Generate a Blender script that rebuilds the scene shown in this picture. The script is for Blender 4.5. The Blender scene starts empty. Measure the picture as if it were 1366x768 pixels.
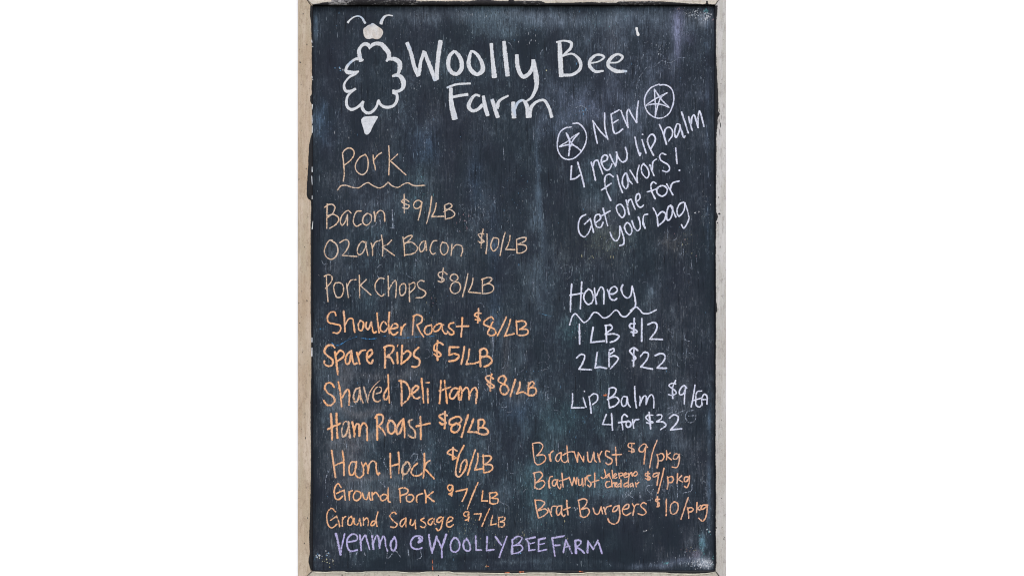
import bpy, bmesh, math, random
import numpy as np

random.seed(7)
rng = np.random.default_rng(11)
scene = bpy.context.scene
U = 0.0013                     # metres per photo pixel on the face of the board
CX, CY = 683.0, 384.0

# ---------------------------------------------------------------- camera
cam_data = bpy.data.cameras.new('camera')
cam = bpy.data.objects.new('camera', cam_data)
scene.collection.objects.link(cam)
DIST = 4.0
cam.location = (0.0, -DIST, -0.0006)
cam.rotation_euler = (math.radians(90), 0, 0)
cam_data.sensor_width = 36.0
cam_data.lens = DIST * 36.0 / (1366 * U)
cam_data.clip_start = 0.1
cam_data.clip_end = 200.0
scene.camera = cam

# ---------------------------------------------------------------- light: bright overcast daylight
world = bpy.data.worlds.new('World')
scene.world = world
world.use_nodes = True
wn = world.node_tree
sky = wn.nodes.new('ShaderNodeTexSky')
sky.sky_type = 'NISHITA'
sky.sun_disc = False
SUN_EL, SUN_AZ = math.radians(50), math.radians(5)     # azimuth from straight in front of the board, towards the right
sky.sun_elevation = SUN_EL
sky.sun_rotation = math.pi - SUN_AZ
sky.air_density = 1.0
sky.dust_density = 2.0
sky.ozone_density = 0.6
bg = wn.nodes['Background']
bg.inputs['Strength'].default_value = 0.15
wn.links.new(sky.outputs['Color'], bg.inputs['Color'])

sun_data = bpy.data.lights.new('sun', 'SUN')
sun_data.energy = 0.8
sun_data.angle = math.radians(14)
sun_data.color = (1.0, 0.985, 0.96)
sun = bpy.data.objects.new('sun', sun_data)
scene.collection.objects.link(sun)
sun.location = (1.0, -2.5, 3.5)
sun.rotation_euler = (math.radians(90) - SUN_EL, 0, SUN_AZ)

scene.view_settings.view_transform = 'Standard'
scene.view_settings.look = 'None'
scene.view_settings.gamma = 1.0
scene.view_settings.use_curve_mapping = False
scene.cycles.use_denoising = True
scene.cycles.filter_width = 1.1
scene.view_settings.exposure = 0.99

# ---------------------------------------------------------------- helpers
def X(px): return (px - CX) * U
def Z(py): return (CY - py) * U

def link(o, parent=None):
    scene.collection.objects.link(o)
    if parent: o.parent = parent
    return o

def empty(name, parent=None):
    o = bpy.data.objects.new(name, None)
    o.empty_display_size = 0.05
    return link(o, parent)

def mesh_obj(name, verts, faces, mat, parent=None, smooth=False):
    me = bpy.data.meshes.new(name)
    me.from_pydata([tuple(v) for v in verts], [], faces)
    me.materials.append(mat)
    if smooth:
        me.polygons.foreach_set('use_smooth', [True] * len(me.polygons))
    me.update()
    return link(bpy.data.objects.new(name, me), parent)

class NT:
    """small wrapper for writing node trees"""
    def __init__(self, name):
        self.m = bpy.data.materials.new(name)
        self.m.use_nodes = True
        self.t = self.m.node_tree
        self.b = self.t.nodes['Principled BSDF']
    def n(self, kind, **kw):
        nd = self.t.nodes.new(kind)
        for k, v in kw.items(): setattr(nd, k, v)
        return nd
    def set(self, sock, v):
        if isinstance(v, bpy.types.NodeSocket): self.t.links.new(v, sock)
        elif v is not None: sock.default_value = v
    def math(self, op, a, b=None, c=None, clamp=False):
        nd = self.n('ShaderNodeMath', operation=op); nd.use_clamp = clamp
        self.set(nd.inputs[0], a); self.set(nd.inputs[1], b); self.set(nd.inputs[2], c)
        return nd.outputs[0]
    def ramp(self, v, lo, hi, a=0.0, b=1.0):
        nd = self.n('ShaderNodeMapRange'); nd.interpolation_type = 'SMOOTHSTEP'
        self.set(nd.inputs[0], v)
        for i, x in zip((1, 2, 3, 4), (lo, hi, a, b)): self.set(nd.inputs[i], x)
        return nd.outputs[0]
    def mix(self, f, a, b, mode='MIX'):
        nd = self.n('ShaderNodeMix', data_type='RGBA', blend_type=mode)
        self.set(nd.inputs[0], f); self.set(nd.inputs[6], a); self.set(nd.inputs[7], b)
        return nd.outputs[2]
    def px(self):
        """object coordinates in photo-pixel sized units"""
        tc = self.n('ShaderNodeTexCoord')
        v = self.n('ShaderNodeVectorMath', operation='SCALE')
        self.set(v.inputs[0], tc.outputs['Object']); v.inputs['Scale'].default_value = 1 / U
        return v.outputs[0]
    def noise(self, vec, sc, detail=3, rough=0.55, off=(0, 0, 0)):
        mp = self.n('ShaderNodeMapping')
        self.set(mp.inputs[0], vec)
        mp.inputs['Scale'].default_value = sc
        mp.inputs['Location'].default_value = off
        nz = self.n('ShaderNodeTexNoise')
        self.set(nz.inputs['Vector'], mp.outputs[0])
        nz.inputs['Scale'].default_value = 1.0
        nz.inputs['Detail'].default_value = detail
        nz.inputs['Roughness'].default_value = rough
        return nz.outputs['Fac']
    def attr(self, name):
        return self.n('ShaderNodeAttribute', attribute_name=name)
    def bump(self, h, strength, dist):
        nd = self.n('ShaderNodeBump')
        nd.inputs['Strength'].default_value = strength
        nd.inputs['Distance'].default_value = dist
        self.set(nd.inputs['Height'], h)
        self.set(self.b.inputs['Normal'], nd.outputs[0])

def rgb(r, g, b, k=1.0):
    """sRGB 0-255 of the photo -> linear surface colour, k undoes the exposure"""
    f = lambda c: ((c / 255 + 0.055) / 1.055) ** 2.4 if c > 10 else c / 255 / 12.92
    return (f(r) * k, f(g) * k, f(b) * k, 1.0)
EX = 1 / 1.45

# ---------------------------------------------------------------- materials
def mat_board():
    t = NT('blackboard_paint')
    p = t.px()
    dust_sheen = t.attr('dust_sheen').outputs['Fac']
    tint = t.attr('tint').outputs['Color']
    broad = t.noise(p, (.030, .03, .016), 4, .6)
    streak = t.noise(p, (.34, .34, .026), 4, .75, (9, 0, 3))
    fine = t.noise(p, (.68, .68, .06), 4, .8, (31, 0, 3))
    spk = t.noise(p, (.50, .50, .22), 3, .75, (3, 0, 77))
    cross = t.noise(p, (.06, .06, .4), 3, .6, (3, 0, 17))
    swirl = t.noise(p, (.085, .085, .06), 6, .82, (3, 0, 217))
    a = t.ramp(streak, .46, .68)
    b = t.ramp(fine, .53, .64)
    c = t.ramp(spk, .56, .67)
    d = t.ramp(cross, .55, .8)
    e = t.ramp(swirl, .50, .68)
    s = t.math('ADD', t.math('MULTIPLY', a, .26), t.math('MULTIPLY', b, .58))
    s = t.math('ADD', s, t.math('MULTIPLY', c, .50))
    s = t.math('ADD', s, t.math('MULTIPLY', d, .08))
    s = t.math('ADD', s, t.math('MULTIPLY', e, .50))
    s = t.math('ADD', s, .10)
    wide = t.ramp(broad, .30, .72, .45, 1.35)
    f = t.math('MULTIPLY', t.math('MULTIPLY', s, dust_sheen), wide)
    heavy = t.math('MULTIPLY', t.math('MAXIMUM', t.math('SUBTRACT', dust_sheen, .46), 0), t.ramp(fine, .30, .62, .45, 1.0))
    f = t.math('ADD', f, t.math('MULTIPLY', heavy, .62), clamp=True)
    hue = t.noise(p, (.020, .02, .012), 3, .6, (50, 0, 0))
    base = t.mix(t.ramp(hue, .35, .65), (.0090, .0125, .0205, 1), (.0082, .0138, .0205, 1))
    groove = t.ramp(t.noise(p, (.42, .42, .018), 4, .75, (5, 0, 50)), .34, .45)
    base = t.mix(groove, (.003, .004, .007, 1), base)
    f = t.math('MULTIPLY', f, t.ramp(groove, 0, 1, .45, 1))
    col = t.mix(f, base, tint)
    t.set(t.b.inputs['Base Color'], col)
    t.set(t.b.inputs['Roughness'], t.ramp(f, 0, .6, .65, .95))
    t.b.inputs['Specular IOR Level'].default_value = .12
    h = t.math('ADD', t.math('MULTIPLY', streak, 1.0), t.math('MULTIPLY', fine, .5))
    h = t.math('ADD', h, t.math('MULTIPLY', groove, .35))
    t.bump(h, .35, .0009)
    return t.m

def mat_chalk(name, col, col2, grain=1.0, paint=False):
    t = NT(name)
    p = t.px()
    uv = t.n('ShaderNodeUVMap', uv_map='stroke')
    sx = t.n('ShaderNodeSeparateXYZ'); t.set(sx.inputs[0], uv.outputs[0])
    v = t.math('ABSOLUTE', t.math('SUBTRACT', t.math('MULTIPLY', sx.outputs[1], 2), 1))
    op = t.attr('cover').outputs['Fac']
    fine = t.noise(p, (.8, .8, .4), 3, .75, (7, 0, 3))
    wood = t.noise(p, (.6, .6, .05), 3, .65, (31, 0, 3))
    edge = t.math('POWER', v, 5 if paint else 3)
    if paint:
        e = t.math('ADD', t.math('MULTIPLY', t.math('SUBTRACT', fine, .5), 1.0), .96)
        al = t.ramp(t.math('SUBTRACT', e, t.math('MULTIPLY', edge, .50)), .50, .80)
    else:
        lump = t.noise(p, (.30, .30, .30), 3, .6, (70, 0, 3))
        e = t.math('ADD', t.math('MULTIPLY', t.math('SUBTRACT', fine, .5), 1.25 * grain), op)
        e = t.math('ADD', e, t.math('MULTIPLY', t.math('SUBTRACT', wood, .5), .55 * grain))
        e = t.math('ADD', e, t.math('MULTIPLY', t.math('SUBTRACT', lump, .5), 1.1 * grain))
        al = t.ramp(t.math('SUBTRACT', e, t.math('MULTIPLY', edge, .55)), .28, .86)
    al = t.math('MULTIPLY', al, t.ramp(op, 0, .8, 0.15, 1.0))
    c = t.mix(t.ramp(t.noise(p, (.11, .11, .05), 3, .6, (0, 0, 9)), .35, .7), col, col2)
    c = t.mix(t.ramp(fine, .25, .6, .35, 0), c, (.10, .115, .13, 1))
    if paint:
        sp = t.ramp(t.noise(p, (.45, .45, .35), 3, .7, (10, 0, 4)), .60, .72)
        c = t.mix(t.math('MULTIPLY', sp, .6), c, (.16, .18, .21, 1))
        bl = t.ramp(t.noise(p, (.05, .05, .035), 2, .5, (44, 0, 4)), .55, .72)
        c = t.mix(t.math('MULTIPLY', bl, .6), c, (.25, .34, .46, 1))
    t.set(t.b.inputs['Base Color'], c)
    t.set(t.b.inputs['Alpha'], al)
    t.b.inputs['Roughness'].default_value = .75 if paint else .95
    t.b.inputs['Specular IOR Level'].default_value = .2
    return t.m

def mat_wood(name, c1, c2, c3, grain_axis='z'):
    """weathered painted frame wood: c1 main, c2 variation, c3 bare/brown wear"""
    t = NT(name)
    p = t.px()
    gs = (.9, .9, .045) if grain_axis == 'z' else (.045, .9, .9)
    bs = (.10, .10, .012) if grain_axis == 'z' else (.012, .10, .10)
    g = t.noise(p, gs, 4, .7)
    b = t.noise(p, bs, 4, .6, (20, 4, 1))
    s = t.noise(p, (.28, .28, .22), 4, .8, (3, 9, 1))
    m = t.noise(p, (.8, .8, .8), 3, .7, (3, 19, 1))
    c = t.mix(t.ramp(b, .38, .60), c1, c2)
    lg = t.noise(p, (.02, .02, .008), 3, .6, (2, 4, 31)) if grain_axis == 'z' else t.noise(p, (.008, .02, .02), 3, .6, (2, 4, 31))
    c = t.mix(t.math('MULTIPLY', t.ramp(lg, .42, .66), .5), c, (c3[0] * 1.5, c3[1] * 1.5, c3[2] * 1.55, 1))
    st = t.noise(p, (.22, .22, .09), 5, .8, (12, 4, 31))
    c = t.mix(t.math('MULTIPLY', t.ramp(st, .52, .64), .6), c, (c3[0] * .9, c3[1] * .95, c3[2] * 1.05, 1))
    c = t.mix(t.math('MULTIPLY', t.ramp(g, .50, .70), .7), c, c3)
    c = t.mix(t.math('MULTIPLY', t.ramp(m, .30, .70), .30), c, (c1[0] * 1.25, c1[1] * 1.25, c1[2] * 1.25, 1))
    c = t.mix(t.math('MULTIPLY', t.ramp(s, .615, .69), .7), c, (.05, .04, .032, 1))
    t.set(t.b.inputs['Base Color'], c)
    t.b.inputs['Roughness'].default_value = .8
    t.b.inputs['Specular IOR Level'].default_value = .25
    t.bump(t.math('ADD', g, t.math('MULTIPLY', m, .5)), .4, .0012)
    return t.m

def mat_black():
    t = NT('black_edge_paint')
    p = t.px()
    m = t.noise(p, (.5, .5, .5), 4, .7)
    c = t.mix(t.ramp(m, .55, .8), (.008, .008, .009, 1), (.035, .033, .035, 1))
    t.set(t.b.inputs['Base Color'], c)
    t.b.inputs['Roughness'].default_value = .6
    t.b.inputs['Specular IOR Level'].default_value = .2
    t.bump(m, .5, .001)
    return t.m

def mat_scraped():
    """black paint rubbed thin over pale primer"""
    t = NT('scraped_black_paint')
    p = t.px()
    m = t.noise(p, (.16, .3, .42), 5, .75, (2, 0, 5))
    n = t.noise(p, (.8, .8, .9), 3, .7, (2, 0, 5))
    w = t.attr('wear').outputs['Fac']
    f = t.ramp(t.math('ADD', t.math('MULTIPLY', m, .6), t.math('MULTIPLY', n, .4)), t.math('SUBTRACT', .66, t.math('MULTIPLY', w, .28)), t.math('SUBTRACT', .80, t.math('MULTIPLY', w, .25)))
    c = t.mix(f, (.010, .009, .010, 1), (.26, .25, .24, 1))
    c = t.mix(t.math('MULTIPLY', t.ramp(n, .6, .75), .3), c, (.12, .08, .05, 1))
    t.set(t.b.inputs['Base Color'], c)
    t.b.inputs['Roughness'].default_value = .7
    t.b.inputs['Specular IOR Level'].default_value = .2
    return t.m

def mat_speck():
    t = NT('chalk_dust')
    t.set(t.b.inputs['Base Color'], t.attr('tint').outputs['Color'])
    t.b.inputs['Roughness'].default_value = .95
    t.b.inputs['Specular IOR Level'].default_value = .1
    return t.m

def mat_backdrop():
    t = NT('white_backdrop')
    p = t.px()
    m = t.noise(p, (.05, .05, .05), 3, .6)
    t.set(t.b.inputs['Base Color'], t.mix(m, (.90, .90, .90, 1), (.88, .88, .88, 1)))
    t.b.inputs['Roughness'].default_value = .9
    return t.m

M_BOARD, M_BLACK, M_SCRAPED, M_SPECK = mat_board(), mat_black(), mat_scraped(), mat_speck()
INK = {
    'paint':  mat_chalk('white_brush_paint', rgb(228, 230, 232, EX), rgb(216, 217, 219, EX), paint=True),
    'tan':    mat_chalk('tan_chalk', rgb(232, 196, 162, EX), rgb(214, 194, 176, EX), 1.0),
    'orange': mat_chalk('orange_chalk', rgb(252, 184, 128, EX), rgb(238, 190, 154, EX), 1.15),
    'peach':  mat_chalk('peach_chalk', rgb(248, 182, 138, EX), rgb(232, 188, 160, EX), 1.1),
    'white':  mat_chalk('white_chalk', rgb(230, 232, 246, EX), rgb(212, 216, 236, EX), 1.0),
    'dull':   mat_chalk('smudged_chalk', rgb(236, 188, 148, EX), rgb(202, 184, 168, EX), 1.15),
    'lilac':  mat_chalk('lilac_chalk', rgb(188, 180, 226, EX), rgb(188, 182, 216, EX), 1.2),
    'blue':   mat_chalk('blue_chalk', rgb(70, 160, 225, EX), rgb(80, 150, 210, EX), .9),
    'teal':   mat_chalk('teal_chalk', rgb(110, 160, 190, EX), rgb(90, 140, 180, EX), 1.0),
    'pale':   mat_chalk('rubbed_chalk', rgb(160, 172, 188, EX), rgb(150, 156, 168, EX), .8),
    'chip':   mat_chalk('white_chip', rgb(240, 240, 238, EX), rgb(225, 230, 235, EX), .2),
    'orangebit': mat_chalk('orange_dab', rgb(225, 130, 85, EX), rgb(205, 130, 100, EX), .8),
}
INK_DATA = """
R 535 45 9.107
L paint|50|1|white painted top line of the heading, large brush letters
W: 72,115,50 120,240,50 160,400,50 212,520,55 ; 215,500,55 245,330,45 285,220,50 ; 285,230,50 350,400,55 420,575,60 ; 430,560,60 445,350,55 480,90,58
o: 650,215,35 590,280,50 575,400,55 620,480,50 680,495,50 730,440,60 735,350,55 700,270,50 655,220,35
o: 850,220,30 825,320,50 825,400,55 870,470,55 925,500,45 985,460,60 990,390,55 940,280,45 880,225,35 840,220,25
l: 1095,125,45 1110,300,48 1135,540,70
l: 1250,100,48 1270,300,60 1295,520,60
R 680 20 5.118
y: 48,275,26 55,360,32 90,425,30 130,405,28 155,360,26 160,310,26 ; 160,310,28 180,420,38 182,490,30 150,565,20 110,595,14
B: 340,190,28 345,300,36 352,425,32 ; 318,190,14 370,180,14 420,195,22 415,230,22 380,265,16 360,285,14 ; 355,285,14 430,270,16 480,320,26 480,370,24 430,410,22 360,415,22
e: 540,335,12 610,320,12 645,290,16 600,275,18 555,305,24 545,350,26 585,390,22 640,385,14
e: 680,330,12 740,325,14 770,290,20 735,272,18 690,300,26 670,345,26 720,385,28 800,388,16
R 585 90 8.53
L paint|40|1|white painted second line of the heading, large brush letters
F: 140,240,45 145,400,55 185,595,70 ; 95,238,25 200,200,28 365,188,25 ; 150,345,35 250,325,35 335,312,35
a: 470,330,30 420,320,30 360,390,45 345,460,45 390,500,40 450,480,40 500,430,40 ; 510,330,40 530,450,50 560,555,50
r: 610,370,45 640,470,50 675,575,50 ; 665,470,50 690,390,35 795,325,22
m: 850,400,45 855,500,58 860,580,58 ; 870,480,30 900,410,35 960,380,30 1000,430,50 1020,575,55 ; 1030,570,60 1060,450,40 1130,390,30 1200,380,32 1250,450,40 1290,575,40
R 425 185 9.107
L tan|18|.93|pale tan chalk heading reading Pork
P: 290,180 305,320 312,440 300,520 ; 290,190 310,150 375,118 425,150 430,200 395,260 310,330
o: 565,200 510,225 460,290 445,350 475,415 535,442 585,400 603,300 590,230 565,195
r: 662,205 672,300 685,345 690,385 ; 680,255 720,205 765,175
k: 852,95 860,270 853,445 ; 960,195 872,275 | 1060,445
L tan|18|.9|wavy tan chalk underline below the Pork heading
_: 230,630 270,580 330,572 420,598 490,600 550,560 600,540 660,575 730,603 780,590 845,535 | 890,575 960,597 1020,565 1080,542 1160,575 1290,572
R 425 255 9.107
L tan|19|.92|pale tan chalk line reading Bacon $9/LB
B: 105,160 100,300 100,455 ; 75,200 130,165 175,170 200,200 175,270 110,325 ; 115,305 180,285 245,335 220,400 135,455
a: 395,270 360,240 320,260 275,320 265,380 285,420 320,380 350,290 | 350,420
c: 515,245 465,250 430,320 425,390 460,430 515,405
o: 590,275 550,310 535,370 560,410 595,415 635,370 640,300 600,275
n: 675,255 685,370 ; 685,350 710,270 755,238 795,270 805,370
$: 1040,45 1042,270 ; 1095,130 1050,105 1005,125 1040,155 1100,180 1080,215 1025,205
9: 1255,140 1210,115 1160,150 1160,200 1200,215 1245,180 1255,140 | 1235,260 1210,355
R 565 255 9.107
/: 100,70 75,250 38,395
l: 155,150 140,230 100,315 | 245,310
b: 255,180 265,340 ; 255,175 320,155 345,185 300,225 245,255 ; 265,225 340,235 380,285 350,320 265,345
R 425 255 9.107
L tan|19|.88|pale tan chalk line reading Ozark Bacon $10/LB
O: 165,600 135,600 90,660 70,745 100,807 155,832 210,797 235,727 215,650 150,600
z: 260,630 310,598 350,598 370,640 345,710 290,785 | 465,797
a: 560,625 530,615 480,680 470,740 490,777 530,757 570,680 575,620 | 585,720 600,785
r: 640,640 655,700 655,785 ; 655,690 690,625 750,600
k: 765,540 780,660 778,790 ; 885,600 850,640 775,680 | 920,785
B: 1025,560 1040,680 1045,790 ; 1030,590 1090,550 1140,545 1110,590 1040,650 ; 1040,635 1130,625 1200,690 1180,740 1130,767 1045,780
a: 1300,610 1260,620 1225,680 1240,740 1275,720 1300,610 | 1310,720
R 565 255 9.107
c: 160,605 120,610 85,680 85,740 115,770 140,757
o: 230,620 205,680 210,740 240,777 280,757 300,690 280,640 235,625
n: 345,650 335,785 ; 345,710 400,655 460,670 475,720 455,792
$: 725,465 705,560 700,690 ; 730,525 690,520 665,530 710,590 735,615 700,630 665,615
1: 770,525 772,640 760,760
0: 850,570 825,620 820,690 850,730 890,700 912,640 905,580 850,570
/: 990,505 960,620 930,785
L: 1050,545 1040,620 1000,712 | 1110,715
B: 1130,590 1135,750 ; 1130,590 1190,570 1245,570 1240,600 1150,650 ; 1150,650 1240,665 1250,710 1200,750 1135,757
R 425 325 9.107
L tan|19|.88|pale tan chalk line reading Pork Chops $8/LB
P: 95,400 100,540 115,705 ; 70,400 120,380 165,410 150,470 85,545
o: 205,480 185,520 195,600 225,655 270,650 300,590 300,520 265,480 200,480
r: 340,490 350,570 362,655 ; 350,520 390,450 455,440
k: 495,390 500,655 ; 580,440 505,510 | 635,625
C: 795,430 750,420 700,470 685,540 720,610 765,640 795,620
h: 845,395 850,640 ; 850,570 900,480 935,450 945,500 935,655
o: 1030,490 995,510 985,580 1000,630 1035,620 1060,560 1045,490 1010,490
p: 1100,490 1105,705 ; 1105,500 1160,475 1175,510 1160,550 1105,600
s: 1280,460 1240,450 1200,490 1220,540 1290,580 1300,615 1260,655 1185,660
R 565 325 9.107
$: 240,300 220,460 ; 285,375 240,345 180,365 195,410 240,430 250,445 220,470 180,460
8: 380,470 325,430 340,385 390,378 420,420 380,465 340,500 325,560 370,610 430,585 450,530 430,480 380,465
/: 540,370 515,490 475,645
L: 600,425 590,490 545,590 | 690,605
B: 715,430 715,610 ; 705,440 790,412 830,430 790,480 715,515 ; 730,505 800,490 850,530 840,580 780,605 725,610
R 425 410 9.107
L orange|24|.95|orange chalk line reading Shoulder Roast $8/LB
S: 210,100 195,60 145,65 108,120 120,180 200,205 260,225 270,270 230,315 180,310
h: 305,50,32 312,130,26 320,295 ; 320,220 370,140 410,140 425,200 440,300
o: 510,160 485,200 490,270 520,285 545,230 540,180 505,160
u: 580,185 575,240 600,270 640,180 | 655,270 670,310 700,300
l: 710,70 720,180 735,310
d: 830,210 790,175 755,220 755,280 800,300 850,240 ; 860,65,32 850,200 860,315
e: 880,265 960,240 950,205 910,205 875,260 885,320 920,335 960,305
r: 1005,240 1000,335 ; 1005,290 1030,230 1055,205
R: 1155,120 1150,220 1140,330 ; 1150,110 1200,92 1255,120 1250,180 1195,215 | 1230,290 1275,360
o: 1370,215 1310,235 1285,285 1300,325 1350,325 1380,280 1375,225
R 575 410 9.107
a: 150,215 100,200 40,240 25,280 50,295 100,270 130,215 | 145,290 180,325 205,310
s: 275,190 230,200 215,240 270,290 275,320 240,335 200,295
t: 380,130 375,250 365,360 ; 310,235 380,230 455,230
$: 578,20 575,100 568,190 ; 605,75 550,70 530,100 570,125 600,160 540,150
8: 760,150,18 735,120 660,160 640,205 700,235 770,270 785,320 730,345 690,320 710,260 750,180
/: 915,120 870,220 805,345
L: 965,150 940,240 895,350 | 1010,322
B: 1035,165 1045,325 ; 1045,175 1130,170 1155,210 1080,270 ; 1080,265 1170,275 1180,310 1130,340 1060,340
R 425 410 9.107
L orange|28|.96|orange chalk line reading Spare Ribs $5/LB
S: 195,490 160,460 105,470 70,540 110,590 170,640 165,700 120,715 75,690 70,655
p: 200,545 215,660 235,815 ; 210,580 265,525 310,560 300,600 220,660
a: 400,530 350,570 325,640 340,690 370,680 400,530 | 410,620 430,690 465,680
r: 465,550 485,620 500,690 ; 480,590 520,530 570,520,18
e: 590,620 650,560 640,520 600,540 585,610 600,660 640,680 660,640
R: 805,500 810,620 805,735 ; 795,490 850,465 910,480 890,550 825,600 | 870,610 910,680
i: 955,550 960,680 ; 955,480,12 965,455,12
b: 1015,465 1005,690 ; 1020,570 1080,530 1120,560 1080,630 1005,685
s: 1215,490 1165,540 1160,590 1225,640 1220,700 1180,725 1135,720
R 575 410 9.107
$: 80,410 70,560 80,640 ; 145,455 100,430 45,460 40,520 100,550 120,580 90,600 40,570
5: 335,485 225,485 | 220,580 ; 220,580 290,565 340,590 300,640 220,655
/: 405,480 390,580 368,690
L: 465,510 455,600 430,690 | 535,680 590,660
B: 595,520 600,715 ; 590,530 640,500 680,530 670,590 610,610 ; 620,600 700,600 740,650 700,700 650,720
R 425 490 9.107
L orange|28|.9|smudged orange chalk line reading Shaved Deli Ham $8/LB
S: 190,240 155,195 100,195 75,250 110,310 180,360 195,410 150,460 100,455 65,405
h: 240,180 265,320 280,475 ; 285,370 330,290 360,270 375,350 370,455
a*: 495,250 450,270 425,350 440,420 470,410 500,290 500,250 | 515,380 540,430
v*: 550,240,26 575,330,26 600,430,16 ; 600,400,20 620,310,16 680,220,12 745,160,10
e*: 700,320,20 755,300,18 760,250,16 710,240,18 670,300 670,390 720,420 750,400
d: 840,250 800,320 790,370 820,395 850,340 ; 845,95 850,250 860,430,18
D: 1000,160 1010,300 1010,460 ; 980,165 1050,180 1105,270 1095,370 1010,455
e: 1125,320 1180,290 1215,240 1180,225 1130,300 1150,360 1190,380 1230,365
l: 1250,140 1265,290 1275,425
i: 1325,265 1330,430 ; 1305,187,20 1345,185,18
R 575 490 9.107
H: 120,165 115,290 103,435 ; 165,165 180,300 195,435 ; 105,285 165,265 235,240
a: 330,260 280,255 230,320 235,375 270,380 320,310 350,240 | 335,350 340,395
m: 360,240 375,310 365,395 ; 375,300 430,245 455,275 460,390 | 480,300 530,245 555,280 545,435
$: 735,85 720,180 722,285 ; 755,140 710,105 665,120 700,180 770,235 730,250 685,205
8: 870,200 822,170 830,125 880,105 910,140 890,190 845,240 850,310 900,330 940,280 920,225 870,200
/: 1025,150 990,260 965,350,34
L: 1080,180 1075,240 1042,320 | 1120,300 1170,330
B: 1185,190 1180,330 ; 1180,215 1230,175 1250,195 1235,230 1190,260 ; 1190,255 1250,245 1280,290 1250,335 1190,340
R 425 545 9.107
L orange|29|.96|orange chalk line reading Ham Roast $8/LB
H: 150,65 160,230 165,375 ; 218,60 220,210 230,355 ; 115,250 180,215 265,180
a*: 360,165,20 320,160,20 290,220,20 280,290,24 295,340 330,320 360,230 365,165 | 375,280 380,350
m: 410,165 430,250 437,340 ; 435,270 460,190 485,190 495,330 | 510,230 545,175 580,200 590,290 590,385
R: 710,110 712,250 712,380 ; 690,115 710,80 765,75 785,110 770,170 720,220 ; 730,215 780,260 815,330,16
o: 860,150 840,200 855,290 890,305 930,260 925,190 890,150 855,145
a: 1030,125 985,170 945,260 955,310 990,290 1030,130 | 1045,250 1045,350,20
s*: 1140,135,20 1100,150 1105,200 1165,270 1170,350 1110,340 1100,325
t: 1235,100 1240,240 1243,370 ; 1190,215 1260,200 1350,180
R 575 490 9.107
$: 170,540 165,740 ; 195,585 150,565 100,595 150,640 180,680 130,690 105,670
8: 300,600 230,640 225,690 300,690 370,650 350,605 300,600 ; 290,690 250,720 250,775 300,789 340,750 350,700 300,680
/: 450,580 415,690 372,845
L: 515,630 485,710 450,784 | 550,787
B: 575,640 575,700 575,785 ; 575,640 630,635 650,670 620,720 575,740 ; 590,730 660,740 694,785 679,809 614,814 559,794
R 425 590 9.107
L orange|25|.93|orange chalk line reading Ham Hock $6/LB
H: 160,100 180,250 205,425 ; 290,105 305,220 308,400 ; 190,285 240,260 300,240
a: 455,240 400,240 370,310 385,395 420,390 450,320 460,235 | 445,370 470,420 500,430 540,400
m: 520,240,16 545,320 545,400 ; 550,290 570,250 595,290 600,375 | 620,260 660,225 695,250 700,330 720,390 740,375
H: 870,135 872,280 878,425 ; 970,120 980,250,20 975,380,12 ; 875,290 975,260
o*: 1065,245,32 1025,290,34 1020,370,32 1045,385,32 1090,350,30 1110,290,28 1085,240,28 1055,240 ; 1025,390,16 1022,450,12
c: 1200,255 1150,300 1125,370 1160,405 1220,400 1270,370
k: 1285,135 1285,280 1272,430 ; 1350,223 1310,250 1285,320 ; 1290,320 1340,370 1402,440
R 565 575 9.107
$: 358,200 355,345 ; 405,240 355,215 290,265 350,295 395,325 355,340
6: 490,175 430,300 400,420 395,530 430,555 490,490 525,400 510,345 465,390 440,495
/: 628,230 580,380 538,530
L: 662,270 655,370 625,470 | 720,455
B: 725,290 730,500 ; 720,305 790,300 825,320 790,370 730,410 ; 745,405 820,410 840,450 800,490 735,505
R 425 640 9.107
L orange|22|.95|small orange chalk line reading Ground Pork $7/LB
G: 275,90 240,45 205,80 190,150 210,230 250,235 290,200 ; 220,165 270,140 310,125 | 325,245
r: 370,145 375,245 ; 370,190 385,140 410,130
o: 455,135 425,180 430,235 465,250 510,210 510,160 470,135 440,145
u: 530,160 555,225 580,240 615,150 | 620,220 635,245
n: 650,150 655,240 ; 660,180 690,150 715,170 735,205
d: 830,185 790,175 750,210 765,250 810,240 845,190 ; 845,100 845,190 850,260 870,270
P: 985,120 995,270 ; 975,110 1030,95 1085,120 1075,160 1000,190
o: 1110,180 1070,200 1075,255 1120,265 1155,220 1140,185 1100,175
r: 1195,270 1190,240 1200,190 1260,165
R 565 635 9.107
k: 15,170 30,240 28,320 ; 115,190 45,245 | 125,305
$: 345,200 340,240 ; 345,110 310,108 290,140 320,178 352,125 340,110 ; 355,120 350,190 310,218 345,225
7: 395,185 530,155 | 510,220 470,305
/: 660,80 600,220 530,400,16
L: 720,180 705,300 | 775,300
B: 805,200 805,320 ; 800,205 890,200 890,225 830,265 ; 830,265 905,280 900,320 850,338 805,325
R 425 640 9.107
L orange|21|.85|faint orange chalk line reading Ground Sausage $7/LB
G: 205,385 160,345 115,380 100,470 125,560 165,580 220,540 ; 145,490 220,440 | 245,510 255,570
r: 290,455 290,560 ; 290,490 310,455 330,445
o: 400,440 365,470 360,545 395,545 415,490 400,445
u: 430,465 435,530 470,545 500,470 | 515,555
n: 545,460 545,550 ; 550,490 590,460 605,490 600,555
d: 700,500 660,500 635,550 665,550 700,500 ; 720,390 700,480 710,560
S: 940,410 920,390 865,430 900,490 955,540 930,575 880,570
a: 1040,470 1010,490 990,540 1010,570 1050,510 1060,460 | 1060,570
u: 1120,480 1115,540 1140,550 1175,490 | 1180,590
s: 1280,465 1240,485 1290,520 1305,550 1270,580 1240,565
R 565 635 9.107
a: 110,510 70,530 55,570 85,590 130,520 | 125,570 145,585
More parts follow.
